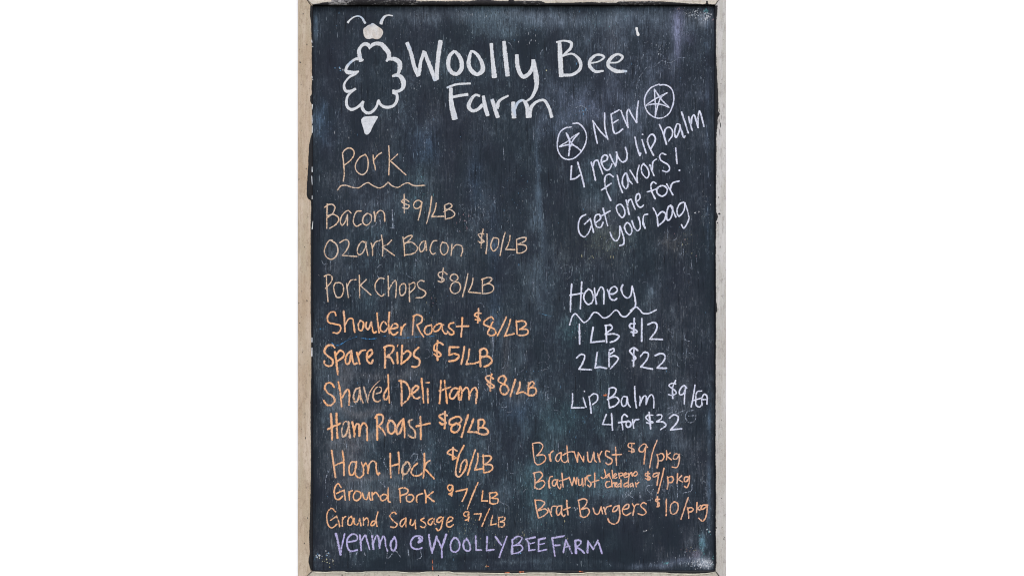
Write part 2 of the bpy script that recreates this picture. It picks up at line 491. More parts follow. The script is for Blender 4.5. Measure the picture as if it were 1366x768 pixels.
g: 215,495 175,515 165,555 200,555 240,500 | 225,580 205,640 175,660 155,635
e: 285,565 350,530 350,500 310,500 280,560 290,610 330,615 360,590
$: 545,490 545,545 ; 540,430 500,440 490,470 530,490 550,440 ; 550,450 545,520 510,535
7: 615,460 700,455 | 690,495 672,535
/: 800,395 755,500 710,605
L: 838,480 815,590 | 885,580
B: 915,500 910,600 ; 915,500 985,500 985,530 930,555 ; 930,555 980,565 970,610 915,615
R 440 690 9.107
L lilac|26|.93|thick lilac chalk contact line along the bottom
v: 75,200,34 100,300,34 130,450,34 ; 135,420,26 150,330,22 180,200,24
e: 215,300 330,270 325,215 270,205 215,260 215,360 250,410 330,395
n: 365,215,30 375,300,30 380,400,26 ; 385,280,22 430,215,24 455,290,24 485,390,20
m: 515,225,28 520,300,28 530,385 ; 530,310,22 570,215,22 590,240,26 605,370,24 ; 605,350,20 620,290,22 650,225,22 670,260,24 680,350,24 700,405,18
o: 785,240 745,300 745,380 770,405 800,370 805,290 785,235
@: 1115,370 1060,385 995,360 985,300 1020,240 1075,225 1120,240 1115,285 1080,305 ; 1085,250,34 1105,270,40 1080,300,38
R 560 690 9.107
W: 112,210,28 125,320,28 150,430,26 ; 150,420,28 205,230,28 ; 205,240,28 268,390,26 268,485,24 ; 265,380,26 320,210,34
O: 420,245 380,300 380,390 420,420 465,400 485,330 450,255 415,245
O: 570,255 530,310 540,380 575,405 610,395 605,320 570,258
L: 678,225 685,395 | 750,395,20
L: 818,235 812,400 | 900,390
Y: 920,235 990,335 ; 1058,230,20 965,480
B: 1125,270,32 1120,440,32 ; 1125,270,22 1190,230,22 1240,245,22 1215,300,22 1135,350,20 ; 1140,340,20 1230,340,22 1250,380,22 1200,425,20 1125,440,18
R 680 690 9.107
E: 305,240 195,265 ; 205,268 230,310 | 235,400 | 305,390 ; 235,325,20 300,305,18
E: 430,250 350,270 ; 352,275 350,340 350,410 | 445,390,20 ; 355,330,20 420,315,16
F: 660,225 515,250 | 535,380 550,465 ; 530,340 605,335
A: 650,425 682,275 | 755,435 ; 665,360,20 730,350,20
R: 795,280,30 805,430,30 ; 790,285 850,275 865,310 805,360 | 860,390 905,430
M: 950,290,30 945,425,30 ; 950,290 1015,385 | 1070,280 | 1120,435
R 735 100 9.107
L white|22|.95|white chalk word NEW between two circled stars
N: 510,560 530,680 562,835 ; 510,565 600,690 690,785 ; 652,470 655,640 690,785
E: 825,432 730,485 | 745,600 760,690 780,718 820,705 868,665 ; 755,590 815,553
W: 850,440 890,540 935,645 | 925,540 925,450 945,425 980,490 1040,585 | 1045,450 1062,325
R 805 100 9.107
L white|19|.95|white chalk star inside a circle, right of the word NEW
circle: 675,120 580,160 510,260 500,360 540,460 620,520 700,530 790,480 840,380 855,280 830,180 760,130 680,128
star: 620,180 625,300 635,400 630,510 ; 630,510 660,380 700,280 770,225 ; 770,225 690,265 600,315 510,380 ; 510,385 600,360 700,365 795,400 ; 795,400 700,300 620,180
R 735 175 9.107
L white|20|.93|white chalk star inside a circle, left of the word NEW
circle: 270,-88 330,-90 390,-40 425,30 430,110 390,220 300,320 220,350 140,325 85,240 80,130 110,20 170,-30 245,-45
star: 185,30 220,110 260,160 360,240 ; 360,238 290,185 220,170 105,195 ; 105,190 200,130 270,70 340,30 ; 340,30 270,110 235,200 215,300 ; 215,300,26 225,180 215,80 190,35
R 735 175 9.107
L white|23|.95|slanting white chalk line reading 4 new lip balm
4: 250,430 240,590 | 290,580 350,540 ; 325,385 365,520 405,680
n: 490,385 515,480 540,600 ; 510,430 530,370 565,360 590,420 630,525
e: 620,385 680,350 685,310 650,295 615,340 620,410 670,475 710,465 740,405
w: 715,290 750,370 785,430 | 800,350 795,260 | 820,330 870,380 915,355 925,290 905,205
l: 1020,75 1045,200 1080,300 | 1090,275
i: 1105,110 1155,270 ; 1111,45,24 1115,46,24
p: 1245,298 1200,210 1172,130 1190,70 1230,42 1265,80 1262,130 1215,215
R 805 100 9.107
b: 680,610 720,700 765,845 ; 735,730 755,660 800,640 835,680 835,740 790,810
a: 930,615 900,600 870,660 865,720 880,765 905,730 930,640 925,620 | 950,690 975,765 990,750
l: 950,460 990,580 1030,710
m: 1035,515 1055,600 1078,680 ; 1065,600 1075,520 1100,490 1125,560 1150,645 | 1150,530 1165,445 1185,490 1220,632
R 735 175 9.107
L white|22|.95|slanting white chalk line reading flavors!
f: 755,558 710,528 665,550 652,610 668,710 726,846 ; 615,720 730,640
l: 805,540 830,650 868,750
a: 905,515 875,560 870,650 910,705 935,660 920,520 | 950,600 985,645
v: 960,480 1010,560 1050,630 | 1045,530 1070,420
o: 1130,400 1100,430 1110,520 1165,575 1190,530 1170,450 1120,400
r: 1200,415 1250,545 ; 1230,470 1240,380 1280,345
R 805 175 9.107
s: 755,290 710,275 680,310 700,360 790,420 800,470 770,500 720,485
!: 878,210 885,300 893,400 ; 921,480,26 925,481,26
R 760 250 9.107
L white|22|.95|slanting white chalk line reading Get one for
G: 195,335 140,365 105,450 120,560 175,605 225,560 265,470 ; 180,450 250,385 | 290,550
e: 320,430 375,380 360,335 320,340 300,400 330,480 375,490 405,430
t: 405,260 435,370 460,470 ; 375,355 490,290
o: 590,215 565,240 590,320 640,370 670,320 650,240 610,208 575,225
n: 685,160 705,250 722,330 ; 700,240 720,160 745,150 765,200 795,270
e: 825,170 855,130 840,80 810,100 805,170 840,240 870,245 895,220
R 790 235 9.107
f: 775,95 745,75 715,105 720,180 765,280 ; 670,195 740,175 800,150
o: 840,120 790,150 790,210 845,248 895,220 910,160 870,122 830,122
r: 905,100 945,170 980,232 ; 950,160 975,90 1055,65
R 760 250 9.107
L white|22|.95|slanting white chalk line reading your bag
y: 490,550 520,620 560,655 600,610 610,475 | 640,560 660,650 650,695 610,710
o: 690,435 665,480 690,550 730,580 755,540 740,470 700,432 672,455
u: 755,410 790,500 825,530 855,500 855,440 835,365
r: 945,330 905,340 890,400 895,450,30 915,500
R 790 235 9.107
b: 740,390 780,470 800,610 ; 800,610 880,530 890,460 850,435 790,490
a: 955,360 925,380 905,470 915,540 950,520 975,380 950,358 | 985,430 1015,500
g: 1110,320 1060,345 1030,420 1050,490 1090,460 1120,400 1125,330 | 1165,450 1170,540 1110,635 1085,595
R 750 365 9.107
L white|23|.97|white chalk heading reading Honey
H: 115,130 105,280 100,462 ; 237,105 228,260 220,428 ; 95,265 250,240
o: 320,190 280,230 262,300 310,375 355,360 378,290 350,210 315,188
n: 390,180 400,280 415,370 ; 415,270 470,165 500,190 505,370
e: 550,200 570,250 ; 565,250 630,245 670,200 640,160 590,185 570,250 590,310 630,325 665,305
y: 735,140 718,180 740,260 790,300 830,270 850,155 | 885,310 885,400 830,450
L white|20|.97|wavy white chalk underline below the Honey heading
_: 90,625 130,510 160,490 210,540 265,595 320,560 385,475 430,480 500,540 560,525 650,445 680,460 720,515 770,525 830,470 895,408 940,440 980,482 1040,488 1100,465 1140,443
R 750 420 9.107
L white|25|.97|white chalk line reading 1 LB $12
1: 207,115 212,355
L: 375,155 345,335 | 510,320
B: 530,140 540,335 ; 520,130 590,128 605,165 530,225 ; 525,240 640,235 690,260 650,310 585,335
$: 875,45 865,255 ; 885,110 825,115 820,150 880,180 910,205 880,225 840,210
1: 967,50 965,320
2: 1040,120 1110,95 1150,120 1140,190 1065,295 | 1215,300
L white|24|.95|white chalk line reading 2 LB $22
2: 175,525 230,480 270,495 255,570 205,660 | 355,668
L: 425,460 400,645 | 450,635 540,652
B: 568,455 568,628 ; 575,430 625,410 630,440 580,480 ; 575,510 640,500 680,530 660,570 585,655
$: 872,400 865,625 ; 915,435 870,402 820,440 850,480 895,530 850,555
2: 950,505 1000,455 1045,475 1030,540 955,632 | 1095,660
2: 1130,495 1200,470 1245,490 1240,550 1155,645 | 1265,650
R 750 500 9.107
L white|21|.95|white chalk line reading Lip Balm $9/EA
L: 125,230 125,330 112,402 | 265,398
i: 255,280 290,390 ; 268,198,20 270,202,20
p: 325,265 340,360 352,465 ; 330,270 380,230 425,245 425,310 370,360
B: 570,180 560,290 575,400 ; 570,165 620,155 655,180 630,240 550,300 ; 570,290 650,270 690,310 650,370 575,400
a: 790,270 745,265 718,320 735,380 770,370 790,280 | 800,350 825,390
l: 880,145 885,280 902,400
m: 940,260 950,300 940,370 ; 950,340 990,260 1015,260 1018,360 | 1050,270 1085,240 1110,280 1112,400
R 820 500 9.107
$: 740,70 705,150 705,285 ; 740,110 690,105 660,130 740,200 745,225 700,250 655,240
9: 875,160 840,130 790,190 790,240 830,235 860,160 | 850,250 845,355
/: 975,125 955,260 930,388
E: 1055,195 1000,210 985,300 990,370 1030,390 1065,350 ; 960,310 1045,285
A: 1060,370 1060,280 1090,235 1120,260 1120,355 ; 1060,300 1120,300
R 750 500 9.107
L white|23|.95|white chalk line reading 4 for $32
4: 535,485 490,600 | 600,605 ; 600,475 610,670
f: 790,505 755,480 725,520 735,665 ; 685,580 800,565
o: 800,560 775,590 790,635 825,625 830,580 800,560
r: 855,545 868,645 ; 865,590 885,550 930,540
$: 1055,455 1075,655 ; 1100,490 1040,490 1015,520 1060,560 1100,575 1070,590 1025,580
3: 1155,490 1200,485 1210,520 1145,570 | 1230,575 1260,610 1195,665
R 820 500 9.107
2: 665,525 720,485 770,510 760,570 680,668 | 812,655
R 700 580 9.107
L peach|19|.93|orange chalk line reading Bratwurst $9/pkg
B: 95,115 105,220 120,330 ; 95,105 180,95 220,130 200,190 145,250 ; 145,250 230,245 255,290 210,345 150,360 120,330
r: 295,240,26 315,315,24 ; 310,270 315,220 345,195
a: 440,215 400,235 375,290 400,325 430,290 445,220 | 450,310 490,335 520,310
t: 512,135 520,250 530,330 ; 465,245 530,210 600,205
w: 600,205 640,330 | 650,215 | 715,325 | 715,260
u: 760,210 775,320 800,330 840,210 | 850,310 870,330
r: 885,230,24 912,325,22 ; 910,320 905,260 935,200
s: 1030,205 990,195 985,250 1060,300 1050,345 1010,360 985,340
t: 1103,150 1115,368 ; 1065,243 1175,237
R 805 580 9.107
$: 345,100 345,215 ; 375,105 310,105 300,140 370,180 370,205 310,195
9: 535,150 500,110 440,150 435,195 480,205 515,140 | 505,220 492,350
/: 650,70 600,200 560,398
p: 650,240 665,300 652,405 ; 655,245 710,225 735,260 710,310 665,310
k: 765,190 770,250 765,300 ; 810,220 765,255 | 825,300
g: 925,240 870,230 850,290 890,290 920,235 | 920,320 890,395 835,390
R 700 580 9.107
L peach|20|.93|orange chalk line reading Bratwurst $9/pkg with a gap for a note
B: 115,460 125,560 120,645 ; 105,465 190,452 215,490 140,580 ; 140,580 220,555 245,590 200,650 150,655 120,630
r: 290,560,24 300,640,24 ; 290,590 310,510 335,505
a: 400,545 350,550 335,600 360,620 400,550 | 400,620 430,655 440,600
t: 452,465 465,635 ; 425,560 460,550 530,525
w: 540,515 575,615 | 600,520 | 625,600 | 635,520
u: 655,540 660,610 690,600 700,530 | 710,625
r: 735,520 735,610 ; 735,560 760,500
s: 800,490 765,500 765,540 805,590 790,630 765,610
t: 850,465 850,635 ; 815,575 900,548
R 805 580 9.107
$: 540,445 540,550 ; 560,470 510,470 505,490 565,515 560,545 510,530
9: 675,460 610,475 605,510 645,500 675,460 | 660,540 650,610
/: 735,405 700,560 660,708
p: 775,510 785,580 775,655 ; 780,520 830,505 850,535 830,575 785,575
k: 900,470 895,590 ; 950,495 905,540 | 960,570
g: 1045,510 990,515 980,560 1010,565 1045,500 | 1035,600 1010,640 985,625
R 700 580 9.107
L peach|18|.95|tiny stacked orange chalk note reading Jalepeno Cheddar
J: 970,420 980,510 950,530 930,515
a: 1030,470 990,500 995,520 1025,480 | 1040,530
l: 1062,430 1070,525
e: 1085,510 1115,480 1100,470 1080,500 1100,530 1120,515
R 805 580 9.107
p: 185,465 195,525 ; 190,465 235,465 230,490 195,500
e: 250,490 285,475 270,460 245,490 260,515 295,505
n: 300,465 310,510 ; 310,490 340,455 350,500
o: 385,450 360,480 380,500 410,475 400,445 380,448
C: 70,565 40,570 25,600 45,640 90,625
h: 98,545 105,630 ; 105,600 130,580 140,630
e: 145,610 165,585 150,580 145,620 165,630
d: 200,590 175,605 180,630 205,620 ; 212,545 212,635
d: 290,580 250,600 255,630 290,615 ; 305,530 300,635
a: 350,585 325,600 325,630 350,615 355,590 | 365,630
r: 390,580 400,630 ; 400,600 430,575
R 700 625 9.107
L peach|20|.93|orange chalk line reading Brat Burgers $10/pkg
B: 125,380 140,480 165,595 ; 125,385 190,385 240,410 215,460 160,500 ; 160,510 250,490 280,520 240,565 170,600
r: 285,480 330,580 ; 320,530 335,460 380,455
a: 440,450 400,460 385,530 405,565 440,520 450,450 | 450,550 475,580 490,560
t: 510,385 515,470 525,560 ; 475,500 550,470
B: 655,400 670,500 680,570 ; 650,385 720,365 755,385 740,440 690,490 ; 690,495 760,480 785,520 760,570 710,590 675,570
u: 830,480 860,550 890,550 930,465 | 945,545
r: 960,470 985,550 ; 975,510 1000,465 1050,450
g: 1145,445 1090,465 1070,520 1110,510 1145,450 | 1155,560 1130,650 1080,672 1030,650 1010,605
R 820 640 9.107
e: 100,360 165,340 170,300 140,300 95,360 105,410 140,430 195,400
r: 215,290 235,330 220,430,24 ; 235,340 260,300 290,295
s: 380,290 350,275 315,310 370,370 380,400 340,425 285,410
$: 518,205 525,325 ; 545,235 500,235 500,255 540,280 535,320 515,325
1: 628,235 625,430
0: 720,270 690,290 675,380 700,415 745,400 772,330 760,280 720,265
/: 892,215 860,310 805,475
p: 885,340 895,400 900,465 ; 890,345 930,335 955,360 930,385 895,390
k: 1000,275 995,395 ; 1040,310 1000,350 | 1035,365
g: 1130,305 1065,310 1050,355 1080,350 1125,310 | 1110,440 1070,500 1020,465
R 425 410 9.107
G blue|16|.52|faint blue chalk wave left under the Shoulder Roast line
_: 5,262 60,262 ; 155,430 200,460,20 260,455,20 350,400 470,355,12 ; 500,370 600,385 700,380 ; 780,355 810,348 ; 920,365 1050,372 1240,355 1400,350
G pale|16|.6|rubbed out chalk drips and ghost strokes
_: 2115,360 2120,480 2110,640 ; 2090,740 2092,800 ; 2030,740 2040,860 ; 1940,900 1945,1000
R 425 255 9.107
_: 895,230,18 900,360,24 905,455,26 ; 870,450,10 925,455,10 ; 745,300,20 750,450,14 ; 640,440 690,415 710,370
_: 40,850,10 60,890,12 110,890,8
R 425 590 9.107
_: 130,330 90,430 85,560,8 ; 1120,190 1150,140 1200,150 1190,210 1150,250 ; 340,60,20 345,10,14 ; 490,430 485,560,8 ; 790,240,14 840,330,10 ; 745,480 810,540
R 425 490 9.107
_: 120,100,16 125,180,14 ; 450,420,22 455,500,20 ; 400,470,20 430,480,16 ; 1115,60,18 1120,150,14 ; 620,100 600,210,8
R 620 180 3.489
_: 180,60,4 183,120,3
R 820 640 9.107
_: 90,180 100,220 ; 170,130 130,170 150,215 ; 215,130 170,180 230,220 ; 305,150,16 310,240,14 ; 455,60 390,80 400,130 460,180 460,230 400,250 ; 760,40 765,220 ; 830,160 930,130 940,60
R 820 500 9.107
_: 640,410 700,390 700,450 640,480 ; 760,410 740,470 850,430 ; 950,430 880,450 860,520 900,580 970,560 980,500 900,500
R 440 690 9.107
_: 240,400 250,480 ; 340,400 320,450 ; 410,400 430,460 ; 700,400 700,500 800,410 860,480 ; 950,390 960,470 ; 1100,400 1110,480 1060,510
R 685 0 3.841
_: 660,380,3 680,350,3 720,345,3 760,315,4 800,325,4 850,300,4 880,300,3 ; 620,520,3 640,410,3 660,375,3
_: 320,555,6 345,545,7 375,560,7 ; 340,580,6 360,575,6
G pale|5|.5|rubbed out chalk letters
R 685 380 3.841
_: 130,400 160,395 175,420 150,440 ; 130,440 175,430 ; 160,520 195,530 165,555 200,565 165,590 ; 160,515 165,590 ; 870,350 875,400 ; 900,350 950,370 ; 800,300 790,340
_: 255,90 258,130 ; 200,640,5 240,650,5 240,670,5 200,675,5
R 685 380 3.841
G teal|5|.6|short pale teal chalk dash beside the Honey heading
_: 130,145 165,155 195,162
R 0 0 1
G chip|3|1|small white chip in the black paint above Bee
_: 849.2,38.8,4 850,43,3.2 851.2,47,4
G chip|3|1|white paint chips along the left edge
_: 416.8,451,1.5 416.8,456,1.5 ; 416.8,464,1.3 416.6,475,1.6 ; 416.5,55,1 416.8,58,1.2 ; 417,63.5,1.2 418,63.5,1 ; 416.8,103,1 417,105,1.2 ; 417.5,107,1 418,108,1.2 ; 417.3,141,1.2 417,147,.8 ; 416.8,155,.8 417,161,1.4 417,166,.8 ; 417.2,169,1 417,178,1.4 ; 417,224,1 417,230,1.4 ; 416.5,236,1.2 417,247,.9 ; 417,262,.8 417,266,1.4 ; 418,296,.8 417,306,1.4
G orangebit|3|.75|orange chalk dabs on the lower edge
_: 577,755,2.5 577.3,759.5,2.8 ; 577,746,1 577,751,1.4 ; 674,763,1.4 679,762.6,1.6 ; 693,761.8,2 698,761.6,2.6 ; 648.5,754.6,1 652,755.2,1.4 ; 773,761,2.2 777,761.6,1.8
_: 806,527.5,3 808.5,527,4
"""
# ---------------------------------------------------------------- white backdrop added behind the board to fill the blank margins
backdrop = mesh_obj('backdrop', [(-6, .0085, -4), (6, .0085, -4), (6, .0085, 4), (-6, .0085, 4),
                         (-6, .12, -4), (6, .12, -4), (6, .12, 4), (-6, .12, 4)],
                [(0, 1, 2, 3), (5, 4, 7, 6), (4, 0, 3, 7), (1, 5, 6, 2), (3, 2, 6, 7), (4, 5, 1, 0)], mat_backdrop())
backdrop['kind'] = 'structure'
backdrop['label'] = 'plain white backdrop added behind the hanging blackboard to fill the blank margins'

# ---------------------------------------------------------------- the sign
sign = empty('menu_board')
sign['label'] = 'black chalkboard menu in a worn pale wooden frame, covered with handwritten meat and honey prices'
sign['category'] = 'chalkboard'

# ---- panel with chalk dust and a sky sheen along the edges painted into its masks
def vnoise(x, y, sx, sy, seed):
    r = np.random.default_rng(seed).random((256, 256))
    u, v = x / sx + 500, y / sy + 500
    i, j = np.floor(u).astype(int), np.floor(v).astype(int)
    fu, fv = u - i, v - j
    fu, fv = fu * fu * (3 - 2 * fu), fv * fv * (3 - 2 * fv)
    g = lambda a, b: r[a % 256, b % 256]
    return ((g(i, j) * (1 - fu) + g(i + 1, j) * fu) * (1 - fv) + (g(i, j + 1) * (1 - fu) + g(i + 1, j + 1) * fu) * fv)

DX0, DX1, DY0, DY1 = 414.0, 957.0, 6.0, 765.0
NX, NY = 218, 304
gx, gy = np.meshgrid(np.linspace(DX0, DX1, NX), np.linspace(DY0, DY1, NY))
warpx = (vnoise(gx, gy, 26, 40, 5) - .5) * 16
warpy = (vnoise(gx, gy, 40, 26, 6) - .5) * 24
def blob(x, y, rx, ry, warp=1.0, power=1.0):
    d = ((gx + warpx * warp - x) / rx) ** 2 + ((gy + warpy * warp - y) / ry) ** 2
    return np.exp(-d ** power)
GREY, BLUE, LILAC, TEAL = (.125, .165, .215), (.10, .18, .29), (.21, .23, .37), (.09, .21, .25)
dust_sheen = .31 + .34 * (vnoise(gx, gy, 60, 90, 1) - .5) + .34 * (vnoise(gx, gy, 17, 30, 2) - .5) + .22 * (vnoise(gx, gy, 7, 16, 3) - .5)
tint = np.tile(np.array(GREY), gx.shape + (1,))
tn = np.clip(vnoise(gx, gy, 50, 80, 4) * 1.6 - .5, 0, 1)[..., None]
tint = tint * (1 - .5 * tn) + np.array(TEAL) * .5 * tn
tn = np.clip(vnoise(gx, gy, 34, 60, 14) * 1.8 - .8, 0, 1)[..., None]
tint = tint * (1 - .5 * tn) + np.array((.17, .17, .18)) * .5 * tn
BLOBS = [  # x, y, rx, ry, amount, tint, warp
    (760, 26, 170, 16, .34, None, 1), (650, 22, 90, 14, .28, None, 1), (540, 18, 60, 7, .14, None, 1),
    (640, 52, 60, 17, -.16, None, 1), (700, 60, 45, 22, -.14, None, 1), (585, 205, 60, 30, -.13, None, 1), (500, 45, 60, 40, -.07, None, 1),
    (620, 130, 110, 30, -.05, None, 1), (855, 120, 110, 80, .14, (.15, .19, .27), 1), (765, 140, 50, 30, .15, (.16, .20, .31), 1),
    (800, 55, 30, 30, .16, None, 1), (740, 170, 30, 20, .16, (.15, .20, .31), 1),
    (905, 30, 8, 34, .42, LILAC, .25), (904, 66, 4.5, 16, .26, LILAC, .25), (924, 50, 9, 10, .14, LILAC, 1), (940, 24, 9, 12, .42, (.26, .31, .38), .5),
    (718, 255, 4, 30, .34, BLUE, .5), (713, 292, 5, 18, .28, BLUE, .9), (722, 290, 3, 34, .26, BLUE, .8), (724, 325, 5, 22, .14, BLUE, 1), (722, 400, 12, 90, .06, BLUE, 1), (718, 215, 4, 26, .12, BLUE, .9),
    (690, 400, 70, 260, .06, (.11, .16, .20), 1), (575, 260, 10, 40, .12, None, .6), (640, 290, 26, 40, .16, None, 1), (632, 240, 14, 40, .10, BLUE, 1),
    (570, 190, 20, 25, .05, BLUE, 1), (770, 640, 70, 26, .20, TEAL, 1), (860, 650, 40, 12, .18, None, 1), (720, 640, 26, 60, .16, TEAL, 1),
    (690, 545, 26, 26, .13, BLUE, 1), (760, 560, 40, 30, .10, TEAL, 1), (770, 450, 22, 30, .14, TEAL, 1), (800, 330, 40, 20, .11, (.17, .21, .18), 1),
    (905, 330, 18, 16, .14, (.17, .17, .16), 1), (890, 460, 26, 20, .08, None, 1), (500, 582, 60, 9, .26, (.17, .18, .20), 1), (462, 600, 20, 20, .24, (.17, .18, .20), 1), (480, 545, 40, 7, .22, (.17, .18, .20), 1), (500, 640, 50, 8, .20, (.16, .17, .19), 1), (460, 505, 12, 26, .16, (.17, .18, .20), 1),
    (520, 498, 60, 8, .22, (.17, .18, .20), 1), (540, 470, 24, 26, .14, (.17, .18, .20), 1), (440, 510, 20, 40, .10, None, 1), (530, 670, 50, 20, .16, (.15, .17, .19), 1), (570, 590, 16, 40, .12, (.16, .17, .19), 1), (672, 470, 6, 40, .12, (.16, .17, .19), 1), (655, 450, 5, 26, .14, (.16, .17, .19), 1), (690, 520, 14, 14, .16, (.16, .18, .20), 1),
    (440, 340, 18, 12, .10, None, 1), (600, 640, 60, 120, .05, (.09, .17, .22), 1), (500, 655, 50, 16, .08, None, 1),
    (420, 600, 9, 90, -.22, None, .3), (422, 330, 8, 90, -.10, None, .3), (890, 305, 16, 20, -.18, None, 1), (870, 345, 50, 14, -.07, None, 1),
    (610, 746, 60, 7, -.20, None, .6), (830, 744, 48, 7, -.22, None, .6), (505, 747, 50, 8, -.12, None, .6), (800, 712, 110, 14, -.08, None, 1), (545, 742, 22, 12, -.1, None, 1),
    (705, 468, 6, 6, -.16, None, 0), (896, 434, 5, 5, -.16, None, 0), (905, 703, 15, 12, -.15, None, 1), (480, 690, 60, 10, -.05, None, 1),
    (680, 750, 90, 4, .20, None, .2), (860, 753, 50, 4.5, .34, (.15, .20, .28), .2), (910, 747, 30, 6, .25, (.17, .21, .30), .4), (560, 748, 14, 6, .22, (.12, .18, .24), .4),  # bottom edge bands: dust plus sky sheen of a rounded cove, as colour
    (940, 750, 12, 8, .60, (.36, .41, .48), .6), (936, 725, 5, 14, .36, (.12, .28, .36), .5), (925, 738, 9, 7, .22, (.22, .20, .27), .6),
    (946, 660, 2.6, 70, .40, (.10, .17, .26), 0), (946, 560, 2.2, 40, .28, (.09, .16, .25), 0), (944, 130, 3, 120, .16, (.12, .17, .26), 0), (944, 300, 3, 60, .18, (.10, .17, .26), 0),  # right edge bands: cove sheen from the sky painted in with the dust
    (421, 36, 3.5, 20, .34, (.11, .19, .28), .2), (421, 80, 2, 30, .15, (.11, .19, .28), .1), (430, 165, 14, 40, .12, BLUE, .6), (440, 250, 22, 30, .06, None, 1),
    (600, 12, 150, 3, .16, None, 0), (840, 13, 110, 3, .16, None, 0), (438, 735, 18, 8, .10, None, 1), (500, 758, 90, 2, -.2, None, 0),  # narrow top bands also carry painted sky sheen along with dust
    (660, 365, 8, 90, .09, BLUE, .4), (600, 325, 16, 40, .10, None, .6), (480, 640, 14, 40, .10, None, 1),
]
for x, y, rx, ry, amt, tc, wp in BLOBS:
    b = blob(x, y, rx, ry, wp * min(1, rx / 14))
    dust_sheen = dust_sheen + 1.45 * amt * b
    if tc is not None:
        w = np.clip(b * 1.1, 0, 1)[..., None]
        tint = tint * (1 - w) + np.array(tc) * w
lum = tint @ np.array([.3, .5, .2])
tint = tint * .80 + lum[..., None] * .20 * np.array([1.0, 1.03, 1.06])
dust_sheen = np.clip(dust_sheen * 1.08, .03, 1.3)
nfront = NX * NY
verts = [(X(x), 0.0, Z(y)) for x, y in zip(gx.ravel(), gy.ravel())]
faces = []
for j in range(NY - 1):
    r = j * NX
    for i in range(NX - 1):
        faces.append((r + i, r + NX + i, r + NX + i + 1, r + i + 1))
def corner(i, j): return j * NX + i
c4 = [corner(0, 0), corner(NX - 1, 0), corner(NX - 1, NY - 1), corner(0, NY - 1)]
back = []
for c in c4:
    v = verts[c]; back.append(len(verts)); verts.append((v[0], .0062, v[2]))
faces.append((back[0], back[1], back[2], back[3]))
top = [corner(i, 0) for i in range(NX)]; bot = [corner(i, NY - 1) for i in range(NX)]
lef = [corner(0, j) for j in range(NY)]; rig = [corner(NX - 1, j) for j in range(NY)]
faces += [tuple(top + [back[1], back[0]]), tuple(bot[::-1] + [back[3], back[2]]),
          tuple(lef[::-1] + [back[0], back[3]]), tuple(rig + [back[2], back[1]])]
panel = mesh_obj('panel', verts, faces, M_BOARD, sign)
at = panel.data.attributes.new('dust_sheen', 'FLOAT', 'POINT')
at.data.foreach_set('value', np.concatenate([dust_sheen.ravel(), np.full(4, .3)]).astype(np.float32))
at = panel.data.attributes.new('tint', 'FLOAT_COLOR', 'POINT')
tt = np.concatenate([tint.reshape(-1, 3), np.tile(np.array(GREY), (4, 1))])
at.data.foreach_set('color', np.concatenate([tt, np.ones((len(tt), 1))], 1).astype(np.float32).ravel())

# ---- frame: four mitred boards with uneven inner edges
FH = .0085                       # how far the frame stands proud of the panel
def prism(name, outline, mat, parent, y0=-FH, y1=.0085, bev=.0007):
    bm = bmesh.new()
    vs = [bm.verts.new((X(a), y0, Z(b))) for a, b in outline]
    f = bm.faces.new(vs)
    ex = bmesh.ops.extrude_face_region(bm, geom=[f])
    bmesh.ops.translate(bm, verts=[v for v in ex['geom'] if isinstance(v, bmesh.types.BMVert)], vec=(0, y1 - y0, 0))
    bmesh.ops.recalc_face_normals(bm, faces=bm.faces)
    es = [e for e in bm.edges if all(abs(v.co.y - y0) < 1e-6 for v in e.verts)]
    bmesh.ops.bevel(bm, geom=es, offset=bev, segments=2, affect='EDGES', clamp_overlap=True)
    me = bpy.data.meshes.new(name); bm.to_mesh(me); bm.free()
    me.materials.append(mat)
    return link(bpy.data.objects.new(name, me), parent)

K = 1 / 1.45
wood_l = mat_wood('frame_wood_warm', rgb(208, 191, 170, K), rgb(184, 168, 142, K), rgb(146, 120, 92, K), 'z')
wood_r = mat_wood('frame_wood_grey', rgb(208, 204, 199, K), rgb(190, 186, 176, K), rgb(150, 142, 130, K), 'z')
wood_t = mat_wood('frame_wood_cream', rgb(222, 214, 196, K), rgb(205, 199, 188, K), rgb(160, 142, 116, K), 'x')
wood_b = mat_wood('frame_wood_sandy', rgb(204, 198, 180, K), rgb(184, 178, 164, K), rgb(128, 112, 96, K), 'x')

IL, IR, IT, IB = 417.2, 953.6, 8.0, 760.8      # inner opening
OL, OR, OT, OB = 398.0, 968.0, -12.0, 779.0
def jit(a): return a + random.uniform(-.22, .22)
g = .16                                        # hairline gap at the mitres
n = 70
def span(a, b): return [a + (b - a) * k / n for k in range(1, n)]
left = [(OL, OT + g * 2), (IL, IT + g * 2)] + [(jit(IL), y) for y in span(IT, IB)] + [(IL, IB - g * 2), (OL, OB - g * 2)]
right = [(OR, OB - g * 2), (IR, IB - g * 2)] + [(jit(IR), y) for y in span(IB, IT)] + [(IR, IT + g * 2), (OR, OT + g * 2)]
topo = [(OR - g, OT), (IR - g, IT)] + [(x, jit(IT)) for x in span(IR, IL)] + [(IL + g, IT), (OL + g, OT)]
boto = [(OL + g, OB), (IL + g, IB)] + [(x, jit(IB)) for x in span(IL, IR)] + [(IR - g, IB), (OR - g, OB)]
stile_l = prism('frame_stile', left, wood_l, sign)
stile_l['label'] = 'warm tan left side of the frame'
stile_r = prism('frame_stile', right, wood_r, sign)
stile_r['label'] = 'cool grey right side of the frame'
rail_t = prism('frame_rail', topo, wood_t, sign)
rail_t['label'] = 'cream top of the frame with scraped black paint'
rail_b = prism('frame_rail', boto, wood_b, sign)
rail_b['label'] = 'sandy bottom of the frame with a wavy pale lip'

